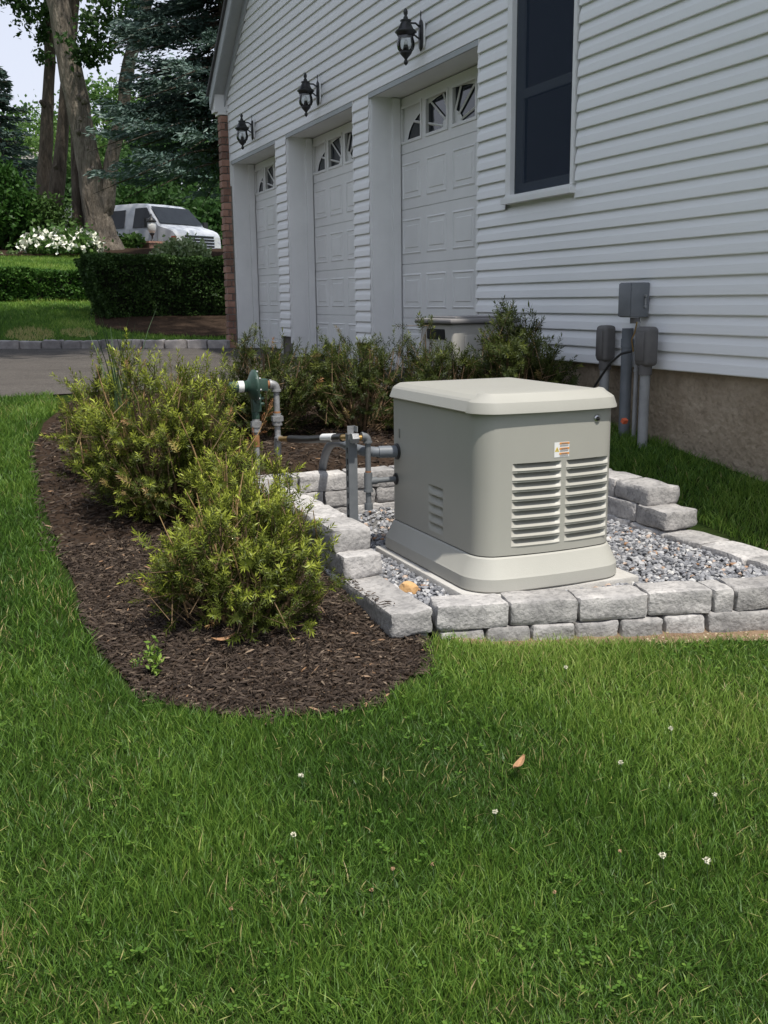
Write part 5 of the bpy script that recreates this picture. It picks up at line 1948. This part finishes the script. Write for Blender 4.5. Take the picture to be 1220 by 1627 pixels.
# ------------------------------------------------------------------ hedges
def hedge(name, label, x0, x1, y0, y1, ztop, taper, leaf, n_m2, m_, seed, group=None, tl=(.1, .6), core_in=.13, roundness=.12):
    rg_ = np.random.default_rng(seed)
    zb_ = gz((x0 + x1) / 2, y0 + .1) - .03
    t_ = empty(name, ((x0 + x1) / 2, (y0 + y1) / 2, zb_), label, 'hedge', group)
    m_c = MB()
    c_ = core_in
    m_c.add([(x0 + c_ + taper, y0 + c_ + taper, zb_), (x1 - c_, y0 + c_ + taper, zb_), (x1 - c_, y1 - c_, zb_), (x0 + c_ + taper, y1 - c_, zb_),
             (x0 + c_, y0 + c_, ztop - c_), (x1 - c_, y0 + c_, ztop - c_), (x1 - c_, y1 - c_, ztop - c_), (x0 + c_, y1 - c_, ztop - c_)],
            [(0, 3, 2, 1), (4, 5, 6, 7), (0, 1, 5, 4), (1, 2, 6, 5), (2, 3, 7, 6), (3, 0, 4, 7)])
    m_c.build('inner_branches', 'core', t_)  # solid dark box standing in for the hedge's unlit inside
    P, U, Bz = [], [], []
    h_ = ztop - zb_
    for face, area in (('front', (x1 - x0) * h_), ('top', (x1 - x0) * (y1 - y0)), ('left', (y1 - y0) * h_), ('right', (y1 - y0) * h_)):
        k2 = int(area * n_m2)
        u, v = rg_.random(k2), rg_.random(k2)
        dp = np.abs(rg_.normal(size=k2)) * .055
        if face == 'front':
            p = np.stack([x0 + (x1 - x0) * u, y0 + dp + taper * (1 - v), zb_ + h_ * v], 1)
            nn_ = np.tile([0, -1, .3], (k2, 1))
        elif face == 'top':
            p = np.stack([x0 + (x1 - x0) * u, y0 + (y1 - y0) * v, ztop - dp], 1)
            nn_ = np.tile([0, 0, 1.], (k2, 1))
        else:
            xx = x0 if face == 'left' else x1
            s_ = 1 if face == 'left' else -1
            p = np.stack([xx + s_ * dp + (taper * (1 - v) if face == 'left' else 0), y0 + (y1 - y0) * u, zb_ + h_ * v], 1)
            nn_ = np.tile([-s_, 0, .3], (k2, 1))
        P.append(p)
        U.append(nn_)
    P, U = np.concatenate(P), np.concatenate(U)
    P = P + .07 * (np.stack([vnoise(P[:, 0] + P[:, 2], P[:, 1] + P[:, 2], .35, 7), vnoise(P[:, 0] + P[:, 2], P[:, 1] - P[:, 2], .3, 8), vnoise(P[:, 0], P[:, 1], .35, 9)], 1) - .5) * 2
    T0 = np.clip(tl[0] + (tl[1] - tl[0]) * rg_.beta(2, 2, len(P)) + .3 * (vnoise(P[:, 0] * 1.3 + P[:, 2], P[:, 1] + P[:, 2], .2, 12) - .5), 0, 1)
    V, F_, T = leaf_cloud(P, rg_, leaf * 1.4, leaf, T0, updir=U * .8)
    np_mesh('foliage', V, F_, m_, t_, tint=T)
    return t_


ph0, ph1 = at(140, 450, 17.3), at(372, 450, 17.3)
hedge('clipped_hedge', 'tall dark clipped hedge on mulch beside the brick corner of the house', ph0[0], ph1[0] + .3, 17.3, 18.6, 2.27, .22, .034, 3200, 'dark_hedge', 71, tl=(.05, .75))
pl0, pl1 = at(-70, 450, 20.2), at(156, 450, 20.2)
hedge('clipped_hedge', 'low bright green clipped hedge crossing the lawn at the left edge', pl0[0], pl1[0], 20.2, 21.0, 2.13, .06, .045, 2200, 'hedge', 72, tl=(.15, .95))


# ------------------------------------------------------------------ round shrubs
def round_shrub(name, px, py, Y, rpx, hpx, label, m_, seed, leaf=.08, nleaf=1800, tl=(.1, .9), flowers=0, group=None, cat='shrub'):
    """px, py: middle of its foot"""
    rg_ = np.random.default_rng(seed)
    s_ = (Y * 1.115) / 1600
    b_ = at(px, py, Y)
    zg = gz(b_[0], Y)
    r_, h_ = rpx * s_, hpx * s_
    zb_ = min(b_[2], zg + .25) if b_[2] > zg else zg
    t_ = empty(name, (b_[0], Y, zg), label, cat, group)
    cz_ = b_[2]
    P, ct = clumps((b_[0], Y, cz_ + h_ * .5), (r_ * .85, r_ * .8, h_ * .46), max(12, nleaf // 26), 26, rg_, min(r_, h_) * .2, shell=.55, flat=.8)
    P = P[P[:, 2] > zg + .02]
    ct = np.resize(ct, len(P))
    T0 = np.clip(tl[0] + (tl[1] - tl[0]) * (.55 * ct + .45 * rg_.random(len(P))), 0, 1)
    V, F_, T = leaf_cloud(P, rg_, leaf * 1.5, leaf, T0, updir=np.array([0, 0, .3]))
    np_mesh('foliage', V, F_, m_, t_, tint=T)
    mm = MB()
    for i in range(5):
        a = i * 1.26
        mm.tube([(b_[0] + .05 * math.cos(a), Y + .05 * math.sin(a), zg - .05), (b_[0] + r_ * .5 * math.cos(a), Y + r_ * .5 * math.sin(a), cz_ + h_ * .6)], [.03, .012], 5, caps=False)
    mm.build('stem', 'bark_dark', t_)
    if flowers:
        q = rg_.normal(size=(flowers, 3))
        q[:, 2] = np.abs(q[:, 2]) * .8 - .15
        q[:, 1] = -np.abs(q[:, 1])
        q /= np.linalg.norm(q, axis=1, keepdims=True)
        Pf = np.array([b_[0], Y, cz_ + h_ * .45]) + q * np.array([r_ * .98, r_ * .95, h_ * .55])
        Pf = np.repeat(Pf, 5, 0) + rg_.normal(size=(flowers * 5, 3)) * leaf * .7
        V, F_, T = leaf_cloud(Pf, rg_, leaf * 1.5, leaf * 1.2, np.zeros(len(Pf)), updir=np.array([0, -.5, .5]))
        o_ = np_mesh('blossom', V, F_, 'petal', t_)
    return t_


round_shrub('azalea', 98, 421, 27.6, 52, 46, 'azalea shrub covered in white blossom below the maple trunks', 'woods', 81, leaf=.09, nleaf=2600, tl=(.25, .95), flowers=52)
round_shrub('variegated_shrub', 290, 424, 27.2, 40, 34, 'pale variegated shrub in front of the white van', 'pale_leaf', 82, leaf=.08, nleaf=2600, tl=(.3, 1.0))
round_shrub('dark_shrub', 60, 402, 29.4, 50, 72, 'dark green rounded shrub left of the maple trunks', 'dark_hedge', 83, leaf=.09, nleaf=3600, tl=(.2, .95))
round_shrub('dark_shrub', 8, 405, 29.0, 42, 118, 'tall mid green shrub at the left edge of the picture', 'hedge', 84, leaf=.10, nleaf=3600, tl=(.1, .7))
round_shrub('lily_clump', 10, 418, 27.4, 14, 14, 'small yellow green clump at the left edge of the far bed', 'pale_leaf', 85, leaf=.07, nleaf=300, tl=(.3, .7))
round_shrub('dark_shrub', 118, 388, 31.5, 26, 50, 'white flowering shrub half hidden behind the maple trunks', 'dark_hedge', 86, leaf=.11, nleaf=1200, tl=(.2, .9), flowers=26)
round_shrub('dark_shrub', 205, 398, 30.5, 18, 22, 'small green shrub at the foot of the thick maple, before the van', 'woods', 87, leaf=.10, nleaf=500, tl=(.2, .8))


# ------------------------------------------------------------------ maples
def tree(name, label, limbs, crown, m_bark, m_leaf, seed, leaf=.16, cat='tree', group=None, knots=()):
    """limbs: list of [(x, y, Y, radius), ...] paths; crown: list of (centre, radii, nclump, per, csize, lo, hi)"""
    rg_ = np.random.default_rng(seed)
    b_ = at(limbs[0][0][0], limbs[0][0][1], limbs[0][0][2])
    t_ = empty(name, (b_[0], b_[1], gz(b_[0], b_[1])), label, cat, group)
    mm = MB()
    for i, lm in enumerate(limbs):
        pts = [at(x, y, Y) for x, y, Y, r in lm]
        rd = [r for *_, r in lm]
        if i == 0:
            p = pts[0].copy()
            p[2] = gz(p[0], p[1]) - .2
            if p[2] < pts[0][2]:
                pts.insert(0, p)
                rd.insert(0, rd[0] * 1.08)
        fuzzy_path(mm, pts, rd, 14 if i == 0 else 10, seed + i)
    for (x, y, Y, r) in knots:
        c_ = at(x, y, Y)
        bm_ = bmesh.new()
        bmesh.ops.create_icosphere(bm_, subdivisions=2, radius=r)
        vv = []
        for v in bm_.verts:
            vv.append(Vector(c_) + v.co + mnoise.noise_vector(v.co * 6 + Vector((x, y, 0))) * r * .5)
        ff = [tuple(v.index for v in f.verts) for f in bm_.faces]
        mm.add(vv, ff, True)
        bm_.free()
    mm.build('trunk', m_bark, t_)
    Vs, Fs, Ts, k2 = [], [], [], 0
    for (c_, rr, nc, per, cs, lo, hi) in crown:
        P, ct = clumps(c_, rr, nc, per, rg_, cs, shell=.35, flat=.6)
        T0 = np.clip(lo + (hi - lo) * (.5 * ct + .5 * rg_.random(len(P))), 0, 1)
        V, F_, T = leaf_cloud(P, rg_, leaf * 1.2, leaf, T0, updir=np.array([0, 0, -.25]))
        Vs.append(V)
        Fs.append(F_ + k2)
        Ts.append(T)
        k2 += len(V)
    np_mesh('crown', np.concatenate(Vs), np.concatenate(Fs), m_leaf, t_, tint=np.concatenate(Ts))
    return t_


def cr(px, py, Y, r, rz, nc, per, cs, lo=.1, hi=.8):
    return (at(px, py, Y), (r, r, rz), nc, per, cs, lo, hi)


tree('maple_tree', 'thick leaning maple with knotty bark, biggest trunk left of the van',
     [[(164, 400, 29.6, .60), (160, 378, 29.6, .44), (155, 345, 29.6, .38), (147, 295, 29.6, .34), (134, 230, 29.6, .32), (123, 165, 29.6, .32), (113, 110, 29.6, .31), (103, 60, 29.6, .29), (90, 0, 29.6, .27), (74, -70, 29.6, .23), (58, -150, 29.6, .16)],
      [(163, 335, 29.6, .30), (172, 300, 29.5, .21), (179, 245, 29.4, .19), (192, 190, 29.3, .155), (200, 130, 29.2, .17), (209, 85, 29.1, .17), (221, 45, 29.1, .18), (238, -15, 29.0, .17), (262, -90, 29, .12)],
      [(206, 100, 29.1, .13), (201, 90, 29.1, .09), (200, 84, 29.1, .05)]],
     [cr(150, 55, 28.6, .9, .55, 22, 30, .16), cr(150, 92, 28.4, .4, .25, 7, 26, .13), cr(180, 12, 28.8, .8, .3, 14, 26, .15), cr(135, 90, 28.5, .25, .2, 4, 26, .12), cr(70, -240, 29, 5, 2.6, 170, 26, .45), cr(260, -210, 29, 4.5, 2.4, 140, 26, .45)],
     'bark', 'maple', 91, leaf=.115, group='maples beyond the far lawn', knots=[(125, 118, 29.32, .07), (125, 155, 29.30, .10), (133, 160, 29.29, .08), (124, 210, 29.28, .07), (109, 92, 29.34, .06), (143, 272, 29.27, .09), (148, 268, 29.26, .07), (128, 190, 29.3, .05), (138, 236, 29.3, .06), (116, 100, 29.34, .05)])
tree('maple_tree', 'leftmost upright maple trunk behind the dark rounded shrub',
     [[(70, 370, 32.5, .24), (70, 295, 32.5, .21), (73, 230, 32.5, .19), (76, 165, 32.5, .17), (79, 100, 32.5, .155), (79, 30, 32.5, .15), (78, -20, 32.5, .15), (76, -90, 32.5, .12)], [(71, 168, 32.4, .09), (64, 161, 32.3, .06)]],
     [cr(58, 8, 32, .8, .3, 16, 26, .16), cr(45, 32, 32, .45, .25, 7, 26, .14), cr(60, 52, 32, .3, .25, 5, 26, .13), cr(70, 92, 32, .3, .15, 4, 20, .12), cr(20, 2, 32, .5, .15, 5, 20, .12), cr(60, -230, 32, 4.5, 2.2, 120, 26, .45)],
     'bark_dark', 'maple', 92, leaf=.115, group='maples beyond the far lawn')
tree('maple_tree', 'dark maple trunk leaning right just left of the thick one',
     [[(84, 362, 31.5, .22), (91, 295, 31.5, .22), (97, 235, 31.5, .19), (102, 165, 31.5, .15), (108, 100, 31.5, .15), (114, 40, 31.5, .16), (118, -10, 31.5, .16), (124, -90, 31.5, .12)], [(93, 268, 31.4, .11), (87, 262, 31.3, .07)]],
     [cr(130, -200, 31.5, 4, 2.0, 100, 26, .45)], 'bark_dark', 'maple', 93, leaf=.115, group='maples beyond the far lawn')
tree('maple_tree', 'slim maple trunk pressed against the left side of the thick one',
     [[(127, 392, 30.0, .20), (125, 340, 30.0, .17), (121, 285, 30.0, .13), (118, 230, 30.2, .10), (114, 160, 30.4, .09), (110, 60, 30.6, .08), (106, -60, 30.6, .06)]],
     [cr(115, -180, 31, 3, 1.6, 50, 26, .4)], 'bark_dark', 'maple', 94, leaf=.115, group='maples beyond the far lawn')


# ------------------------------------------------------------------ conifers
def conifer(name, label, px, Y, zbase, ztop, rbase, nwhorl, nper, seed, m_leaf='spruce', nleaf=80, tl=(.0, 1.0), leaf=(.24, .07), only=None, droop=.35):
    rg_ = np.random.default_rng(seed)
    b_ = at(px, 400, Y)
    zg = gz(b_[0], Y)
    t_ = empty(name, (b_[0], Y, zg), label, 'tree')
    mm = MB()
    fuzzy_path(mm, [(b_[0], Y, zg - .2), (b_[0], Y, (zg + ztop) / 2), (b_[0], Y, ztop)], [.26, .15, .03], 10, seed)
    P, U, T0 = [], [], []
    for w in range(nwhorl):
        f_ = w / nwhorl
        z_ = zbase + (ztop - zbase) * f_ ** .95
        L_ = rbase * (1 - f_) ** .85 + .2
        for i in range(nper):
            a = rg_.uniform(0, 2 * PI)
            l2 = L_ * rg_.uniform(.65, 1.08)
            zz = z_ + rg_.uniform(-.2, .2)
            d2 = np.array([math.cos(a), math.sin(a), 0])
            lat = np.array([-d2[1], d2[0], 0])
            bt = rg_.uniform(0, 1)
            p_end = np.array([b_[0], Y, zz - droop * l2]) + d2 * l2
            mm.tube([(b_[0], Y, zz), tuple(np.array([b_[0], Y, zz - droop * l2 * .4]) + d2 * l2 * .5), tuple(p_end)], [.035, .022, .006], 4, caps=False)
            n2 = int(nleaf * l2 / rbase) + 12
            u = rg_.uniform(.12, 1, n2) ** .8
            side = rg_.normal(size=n2) * (.07 + .22 * l2 * .45 * (1 - .6 * u))
            p = np.array([b_[0], Y, zz]) + d2 * (l2 * u)[:, None] + lat * side[:, None]
            p[:, 2] += -droop * l2 * u ** 1.2 + .16 * l2 * u ** 4 - np.abs(side) * .35 + rg_.normal(size=n2) * .03
            P.append(p)
            U.append(d2 * 1.2 + lat * np.sign(side)[:, None] * .8 + np.array([0, 0, -.25]))
            T0.append(np.clip(tl[0] + (tl[1] - tl[0]) * (.15 + .45 * bt + .4 * u * rg_.random(n2)), 0, 1))
    mm.build('trunk', 'bark_dark', t_)
    P, U, T0 = np.concatenate(P), np.concatenate(U), np.concatenate(T0)
    V, F_, T = leaf_cloud(P, rg_, leaf[0], leaf[1], T0, updir=U, jitter=.45)
    np_mesh('crown', V, F_, m_leaf, t_, tint=T)


conifer('blue_spruce', 'large blue spruce with drooping boughs beside the house gable', 374, 24.0, 4.9, 15.5, 3.15, 38, 11, 101, nleaf=480, droop=.3, leaf=(.17, .042))
conifer('dark_conifer', 'dark conifer with tiered boughs at the left edge', 12, 36.0, 2.8, 9.0, 2.4, 20, 8, 102, nleaf=110, tl=(.0, .75), droop=.15)

# ------------------------------------------------------------------ woods behind
WOODS = [(-15, 262, 62, 3.2, 2.6, 'pale green broadleaf tree far left behind the dark conifer'), (40, 232, 70, 3.4, 2.4, 'bright green broadleaf tree behind the leftmost trunk'), (92, 262, 66, 2.6, 2.6, 'yellow green tree seen between the maple trunks'),
         (172, 205, 60, 2.6, 3.0, 'tall mid green tree rising right of the thick maple'), (150, 290, 52, 2.2, 2.2, 'sunlit yellow green tree behind the maple fork'), (215, 300, 55, 2.6, 2.4, 'green tree behind the slender maple limb'),
         (262, 285, 48, 2.4, 2.6, 'green tree seen through the spruce above the van'), (325, 300, 50, 2.6, 2.6, 'shady green tree right of the van beside the brick pier'), (300, 200, 62, 3.2, 3.4, 'tall tree behind the spruce'), (25, 320, 56, 2.4, 2.0, 'low green tree under the grey roof'),
         (110, 335, 50, 2.0, 1.8, 'low shaded tree behind the slim maple'), (240, 345, 46, 2.4, 1.7, 'shaded low tree just behind the van roof'), (345, 370, 44, 2.4, 1.8, 'shaded low tree right behind the van')]
for i, (px, py, Y, r, rz_, lb) in enumerate(WOODS):
    lo, hi = (.25, .95) if py < 300 and px < 200 else (.0, .5)  # low and right-hand trees: shade put into darker leaf tints
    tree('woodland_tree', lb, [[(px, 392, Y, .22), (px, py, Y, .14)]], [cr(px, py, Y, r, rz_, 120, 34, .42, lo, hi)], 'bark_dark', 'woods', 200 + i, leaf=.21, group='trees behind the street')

# thicket: shaded understorey at the back, too dense to count
rg = np.random.default_rng(120)
pts = []
for i in range(260):
    Y = rg.uniform(46, 68)
    p = at(rg.uniform(-60, 400), 400, Y)
    pts.append((p[0], Y, gz(p[0], Y) + rg.uniform(.2, 2.6)))
pts = np.array(pts)
P = (pts[:, None, :] + rg.normal(size=(260, 34, 3)) * np.array([.8, .6, .55])).reshape(-1, 3)
V, F_, T = leaf_cloud(P, rg, .34, .24, rg.uniform(0, .4, len(P)), updir=np.array([0, -.2, .3]))
tag(np_mesh('thicket', V, F_, 'woods', tint=T), 'shaded tangle of shrubs behind the van and trees', 'thicket', kind='stuff')

# far house roof between the trees
hp = at(45, 246, 62)
fh = empty('far_house', (hp[0], 62, gz(hp[0], 62)), 'distant house of which only a pale grey roof shows left of the trunks', 'house')
m = MB()
m.box((hp[0] - 3.5, 60.5, gz(hp[0], 62) - .5), (hp[0] + 2.0, 66, hp[2] - .4))
m.build('wall', 'trim', fh)
m = MB()
m.add([(hp[0] - 3.8, 60.2, hp[2] - .45), (hp[0] + 1.0, 60.2, hp[2] - .45), (hp[0] + .9, 63.2, hp[2] + .55), (hp[0] - 3.8, 63.2, hp[2] + .55), (hp[0] - 3.8, 66.2, hp[2] - .45), (hp[0] + 1.0, 66.2, hp[2] - .45)], [(0, 1, 2, 3), (3, 2, 5, 4), (1, 5, 2)])
m.build('roof', 'roof_far', fh)

# ------------------------------------------------------------------ brick gate post with lantern
pp = at(243, 395, 30.6)
zg = gz(pp[0], 30.6)
gp = empty('gate_post', (pp[0], 30.6, zg), 'short red brick post with a lantern in front of the van', 'gate post')
m = MB()
ztop = at(243, 384, 30.6)[2]
RZ = Matrix.Rotation(.35, 3, 'Z')
pv = (pp[0], 30.6, ztop)
m.box((pp[0] - .26, 30.34, zg - .1), (pp[0] + .26, 30.86, ztop - .06), rot=RZ, piv=pv)
m.build('shaft', 'mortar', gp)
for c_ in range(8):
    zz = ztop - .07 - (c_ + 1) * .085
    for k_ in range(2):
        xo = pp[0] - .275 + k_ * .277
        MB().box((xo, 30.325, zz), (xo + .27, 30.45, zz + .072), rot=RZ, piv=pv).build('brick', 'brick', gp)
        MB().box((pp[0] - .275, 30.46 + k_ * .2, zz), (pp[0] - .15, 30.65 + k_ * .2, zz + .072), rot=RZ, piv=pv).build('brick', 'brick', gp)
MB().box((pp[0] - .31, 30.29, ztop - .058), (pp[0] + .31, 30.91, ztop), rot=RZ, piv=pv).build('cap', 'brick', gp)
lt = empty('post_lantern', (pp[0], 30.6, ztop), 'black lantern with milky glass standing on the brick gate post', 'lantern')
MB().lathe((pp[0], 30.6, ztop), [(.07, 0), (.06, .03), (.025, .06), (.025, .16), (.06, .2), (.075, .24)], 10).build('stem', 'black_metal', lt)
MB().lathe((pp[0], 30.6, ztop), [(.07, .24), (.12, .33), (.13, .45), (.11, .55)], 10).build('glass', 'white_label', lt)
MB().lathe((pp[0], 30.6, ztop), [(.14, .55), (.15, .57), (.09, .66), (.03, .70), (.03, .76), (.001, .8)], 10).build('cap', 'black_metal', lt)

# ------------------------------------------------------------------ van
vf = np.array([.53, -.848])
vn = np.array([-vf[1], vf[0]])
pf = at(317, 400, 31.4)[:2]
vc = pf - vf * 2.72
zv = at(230, 330, 33.6)[2] - 2.08
van = empty('van', (vc[0], vc[1], zv), 'white cargo van parked on the street behind the maple and shrubs', 'van')


def vp_(x, y, z):
    """van axes to world: x forward, y to its left, z up"""
    q = vc + vf * x + vn * y
    return (q[0], q[1], zv + z)


def vw(z):
    return 1.0 if z < 1.3 else 1.0 - .17 * ((z - 1.3) / .8) ** 1.1


stations = [(-2.74, 1.80, .93), (-2.70, 1.99, .97), (-2.58, 2.08, 1.0), (-1.6, 2.12, 1.0), (-.4, 2.12, 1.0), (.8, 2.11, 1.0), (1.30, 2.075, 1.0), (1.46, 2.00, 1.0), (1.64, 1.82, 1.0), (1.84, 1.61, 1.0), (2.02, 1.43, 1.0), (2.18, 1.385, 1.0), (2.42, 1.32, .99), (2.60, 1.25, .97), (2.70, 1.14, .94), (2.735, .95, .93)]
m = MB()
vs_, n_s = [], 0
for x, zt, wf in stations:
    sec = []
    for z in (.42, .60, .95, 1.25, 1.5, 1.75, 1.92):
        zz = min(z, zt - .05)
        sec.append((-vw(zz) * wf, zz))
    wt = vw(zt)
    sec += [(-wt * wf + .05, zt - .015), (-wt * wf + .14, zt), (0, zt + .012)]
    full = sec + [(-y, z) for y, z in sec[-2::-1]]
    n_s = len(full)
    vs_ += [vp_(x, y, z) for y, z in full]
fs = []
for i in range(len(stations) - 1):
    for j in range(n_s - 1):
        fs.append((i * n_s + j, i * n_s + j + 1, (i + 1) * n_s + j + 1, (i + 1) * n_s + j))
fs.append(tuple(range(n_s)))
fs.append(tuple((len(stations) - 1) * n_s + j for j in range(n_s))[::-1])
m.add(vs_, fs, True)
ob = m.build('body', 'van_white', van)
ob.data.set_sharp_from_angle(angle=.6)


def side_quad(mm, x0, x1, z0, z1, d, x0t=None, x1t=None, sgn=-1):
    x0t = x0 if x0t is None else x0t
    x1t = x1 if x1t is None else x1t
    mm.add([vp_(x0, sgn * (vw(z0) + d), z0), vp_(x1, sgn * (vw(z0) + d), z0), vp_(x1t, sgn * (vw(z1) + d), z1), vp_(x0t, sgn * (vw(z1) + d), z1)], [(0, 1, 2, 3)])


m = MB()
side_quad(m, .92, 1.92, 1.36, 1.95, .02, .96, 1.46)
m.build('door_window', 'van_glass', van)
m = MB()
side_quad(m, -.42, .52, 1.38, 1.92, .022, -.36, .54)
m.build('side_window', 'van_glass', van)
m = MB()
side_quad(m, -1.75, -.95, 1.40, 1.90, .022)
m.build('side_window', 'van_glass', van)
m = MB()
p = lambda x, y, z: vp_(x, y, z)
m.add([p(2.01, -.90, 1.455), p(2.01, .90, 1.455), p(1.50, .78, 1.975), p(1.50, -.78, 1.975)], [(0, 1, 2, 3)])
m.v = [(q[0] + vf[0] * .03, q[1] + vf[1] * .03, q[2] + .02) for q in m.v]
m.build('windscreen', 'van_glass', van)
m = MB()
m.add([p(2.755, -.62, .72), p(2.755, .62, .72), p(2.745, .62, 1.10), p(2.745, -.62, 1.10)], [(0, 1, 2, 3)])
gr = m.build('grille', 'rubber', van)
for z in (.74, .83, .92, 1.01, 1.10):
    mm = MB().tube([vp_(2.765, -.62, z), vp_(2.765, .62, z)], .018, 6)
    mm.build('bar', 'chrome', gr)
for sgn in (-1, 1):
    m = MB()
    m.add([p(2.75, sgn * .64, .76), p(2.74, sgn * .92, .76), p(2.72, sgn * .92, 1.08), p(2.745, sgn * .64, 1.08)], [(0, 1, 2, 3)])
    h_ = m.build('headlight', 'lamp_lens', van)
    m = MB()
    m.add([p(2.735, sgn * .935, .76), p(2.60, sgn * 1.012, .76), p(2.58, sgn * 1.012, 1.06), p(2.72, sgn * .935, 1.06)], [(0, 1, 2, 3)])
    m.build('indicator', 'red_lens', h_)
    m = MB()
    m.tube([vp_(1.75, sgn * 1.0, 1.40), vp_(1.8, sgn * 1.18, 1.42)], .025, 6)
    a, c_ = vp_(1.46, sgn * 1.12, 1.32), vp_(1.56, sgn * 1.30, 1.62)
    m.add([vp_(1.76, sgn * 1.12, 1.32), vp_(1.76, sgn * 1.30, 1.32), vp_(1.76, sgn * 1.30, 1.60), vp_(1.76, sgn * 1.12, 1.60), vp_(1.86, sgn * 1.12, 1.32), vp_(1.86, sgn * 1.30, 1.32), vp_(1.86, sgn * 1.30, 1.60), vp_(1.86, sgn * 1.12, 1.60)],
          [(0, 1, 2, 3), (4, 7, 6, 5), (0, 4, 5, 1), (1, 5, 6, 2), (2, 6, 7, 3), (3, 7, 4, 0)])
    m.build('mirror', 'rubber', van)
m = MB()
m.add([vp_(2.72, -.98, .42), vp_(2.72, .98, .42), vp_(2.72, .98, .62), vp_(2.72, -.98, .62), vp_(2.86, -.92, .44), vp_(2.86, .92, .44), vp_(2.86, .92, .60), vp_(2.86, -.92, .60)], [(0, 3, 2, 1), (4, 5, 6, 7), (0, 1, 5, 4), (1, 2, 6, 5), (2, 3, 7, 6), (3, 0, 4, 7)])
m.build('bumper', 'chrome', van)
for x in (1.85, -1.65):
    for sgn in (-1, 1):
        m = MB().tube([vp_(x, sgn * .78, .37), vp_(x, sgn * 1.01, .37)], .37, 18)
        wh = m.build('wheel', 'tyre', van)
        MB().tube([vp_(x, sgn * 1.0, .37), vp_(x, sgn * 1.02, .37)], .22, 14).build('rim', 'chrome', wh)
m = MB()
side_quad(m, -2.6, 2.55, .66, .74, .016)
m.build('side_moulding', 'rubber', van)
# door seam and faint lettering on the side
m = MB()
for x in (.78, 1.98):
    side_quad(m, x, x + .015, .6, 1.32, .012)
m.build('door_seam', 'ink', van)
m = MB()
for x0, x1, z in ((.75, .85, .98), (.88, .97, .98), (1.03, 1.13, .98), (1.15, 1.24, .98), (1.26, 1.32, .98), (-.5, -.3, 1.2), (-.26, -.05, 1.2), (0, .2, 1.2), (-.6, -.35, .98), (-.3, .1, .98)):
    side_quad(m, x0, x1, z - .03, z + .04, .014)
m.build('lettering', 'ink', van)
side_b = MB()
side_quad(side_b, .84, .98, 1.16, 1.22, .016)
side_b.build('door_handle', 'rubber', van)

# ------------------------------------------------------------------ shade tree beside the drive, crown over the far lawn
rg = np.random.default_rng(140)
t = empty('shade_tree', (-3.2, 13.0, gz(-3.2, 13.0)), 'big broadleaf tree left of the driveway shading the kerb and hedges', 'tree')
m = MB()
fuzzy_path(m, [(-3.2, 13.0, .5), (-3.0, 13.0, 3.5), (-2.2, 12.9, 6.5), (-.5, 12.6, 8.8), (1.0, 12.4, 10)], [.45, .36, .3, .2, .08], 12, 5)
fuzzy_path(m, [(-2.6, 12.95, 5.2), (-1.0, 13.6, 7.2), (1.2, 13.4, 8.3), (2.4, 13.2, 8.8)], [.2, .15, .1, .04], 8, 9)
m.build('trunk', 'bark_dark', t)
P, ct = clumps((0.4, 12.7, 9.3), (4.2, 3.3, 1.8), 620, 30, rg, .42, shell=.1)
T0 = np.clip(.1 + .5 * ct + .3 * rg.random(len(P)), 0, 1)
V, F_, T = leaf_cloud(P, rg, .2, .16, T0, updir=np.array([0, 0, -.25]))
np_mesh('crown', V, F_, 'maple', t, tint=T)

# ------------------------------------------------------------------ unseen evergreens added on the left to cut the low sky light
rg = np.random.default_rng(150)
for i, (x, y, h_, r_) in enumerate([(-9.5, -9, 7.5, 2.3), (-10.2, -5, 8.5, 2.5), (-9.6, -1, 7.8, 2.4), (-10.3, 3, 8.8, 2.6), (-9.7, 7, 8.0, 2.4), (-10.8, 11, 9.2, 2.7), (-10.2, 15.5, 8.6, 2.6)]):
    zg = gz(x, y)
    t = empty('boundary_evergreen', (x, y, zg), ['dense evergreen at the near end of the left boundary row, behind the viewer', 'second evergreen from the near end of the left boundary row', 'third evergreen from the near end of the left boundary row', 'middle evergreen of the left boundary row', 'evergreen just past the middle of the left boundary row', 'tallest evergreen of the left boundary row, beside the driveway', 'last evergreen of the left boundary row, beyond the driveway'][i], 'tree', 'evergreens along the left boundary')
    MB().tube([(x, y, zg - .1), (x, y, zg + h_ * .9)], [.2, .04], 8).build('trunk', 'bark_dark', t)
    n_ = 5200
    u = rg.random(n_) ** 1.4
    a_ = rg.uniform(0, 2 * PI, n_)
    rr = r_ * (1 - u) ** .7 * (.55 + .45 * rg.random(n_) ** .5) * (1 + .15 * np.sin(a_ * 5 + u * 20))
    P = np.stack([x + np.cos(a_) * rr, y + np.sin(a_) * rr, zg + .2 + u * (h_ - .2)], 1)
    V, F_, T = leaf_cloud(P, rg, .5, .26, rg.uniform(.1, .8, n_), updir=np.array([0, 0, .6]))
    np_mesh('crown', V, F_, 'dark_hedge', t, tint=T)
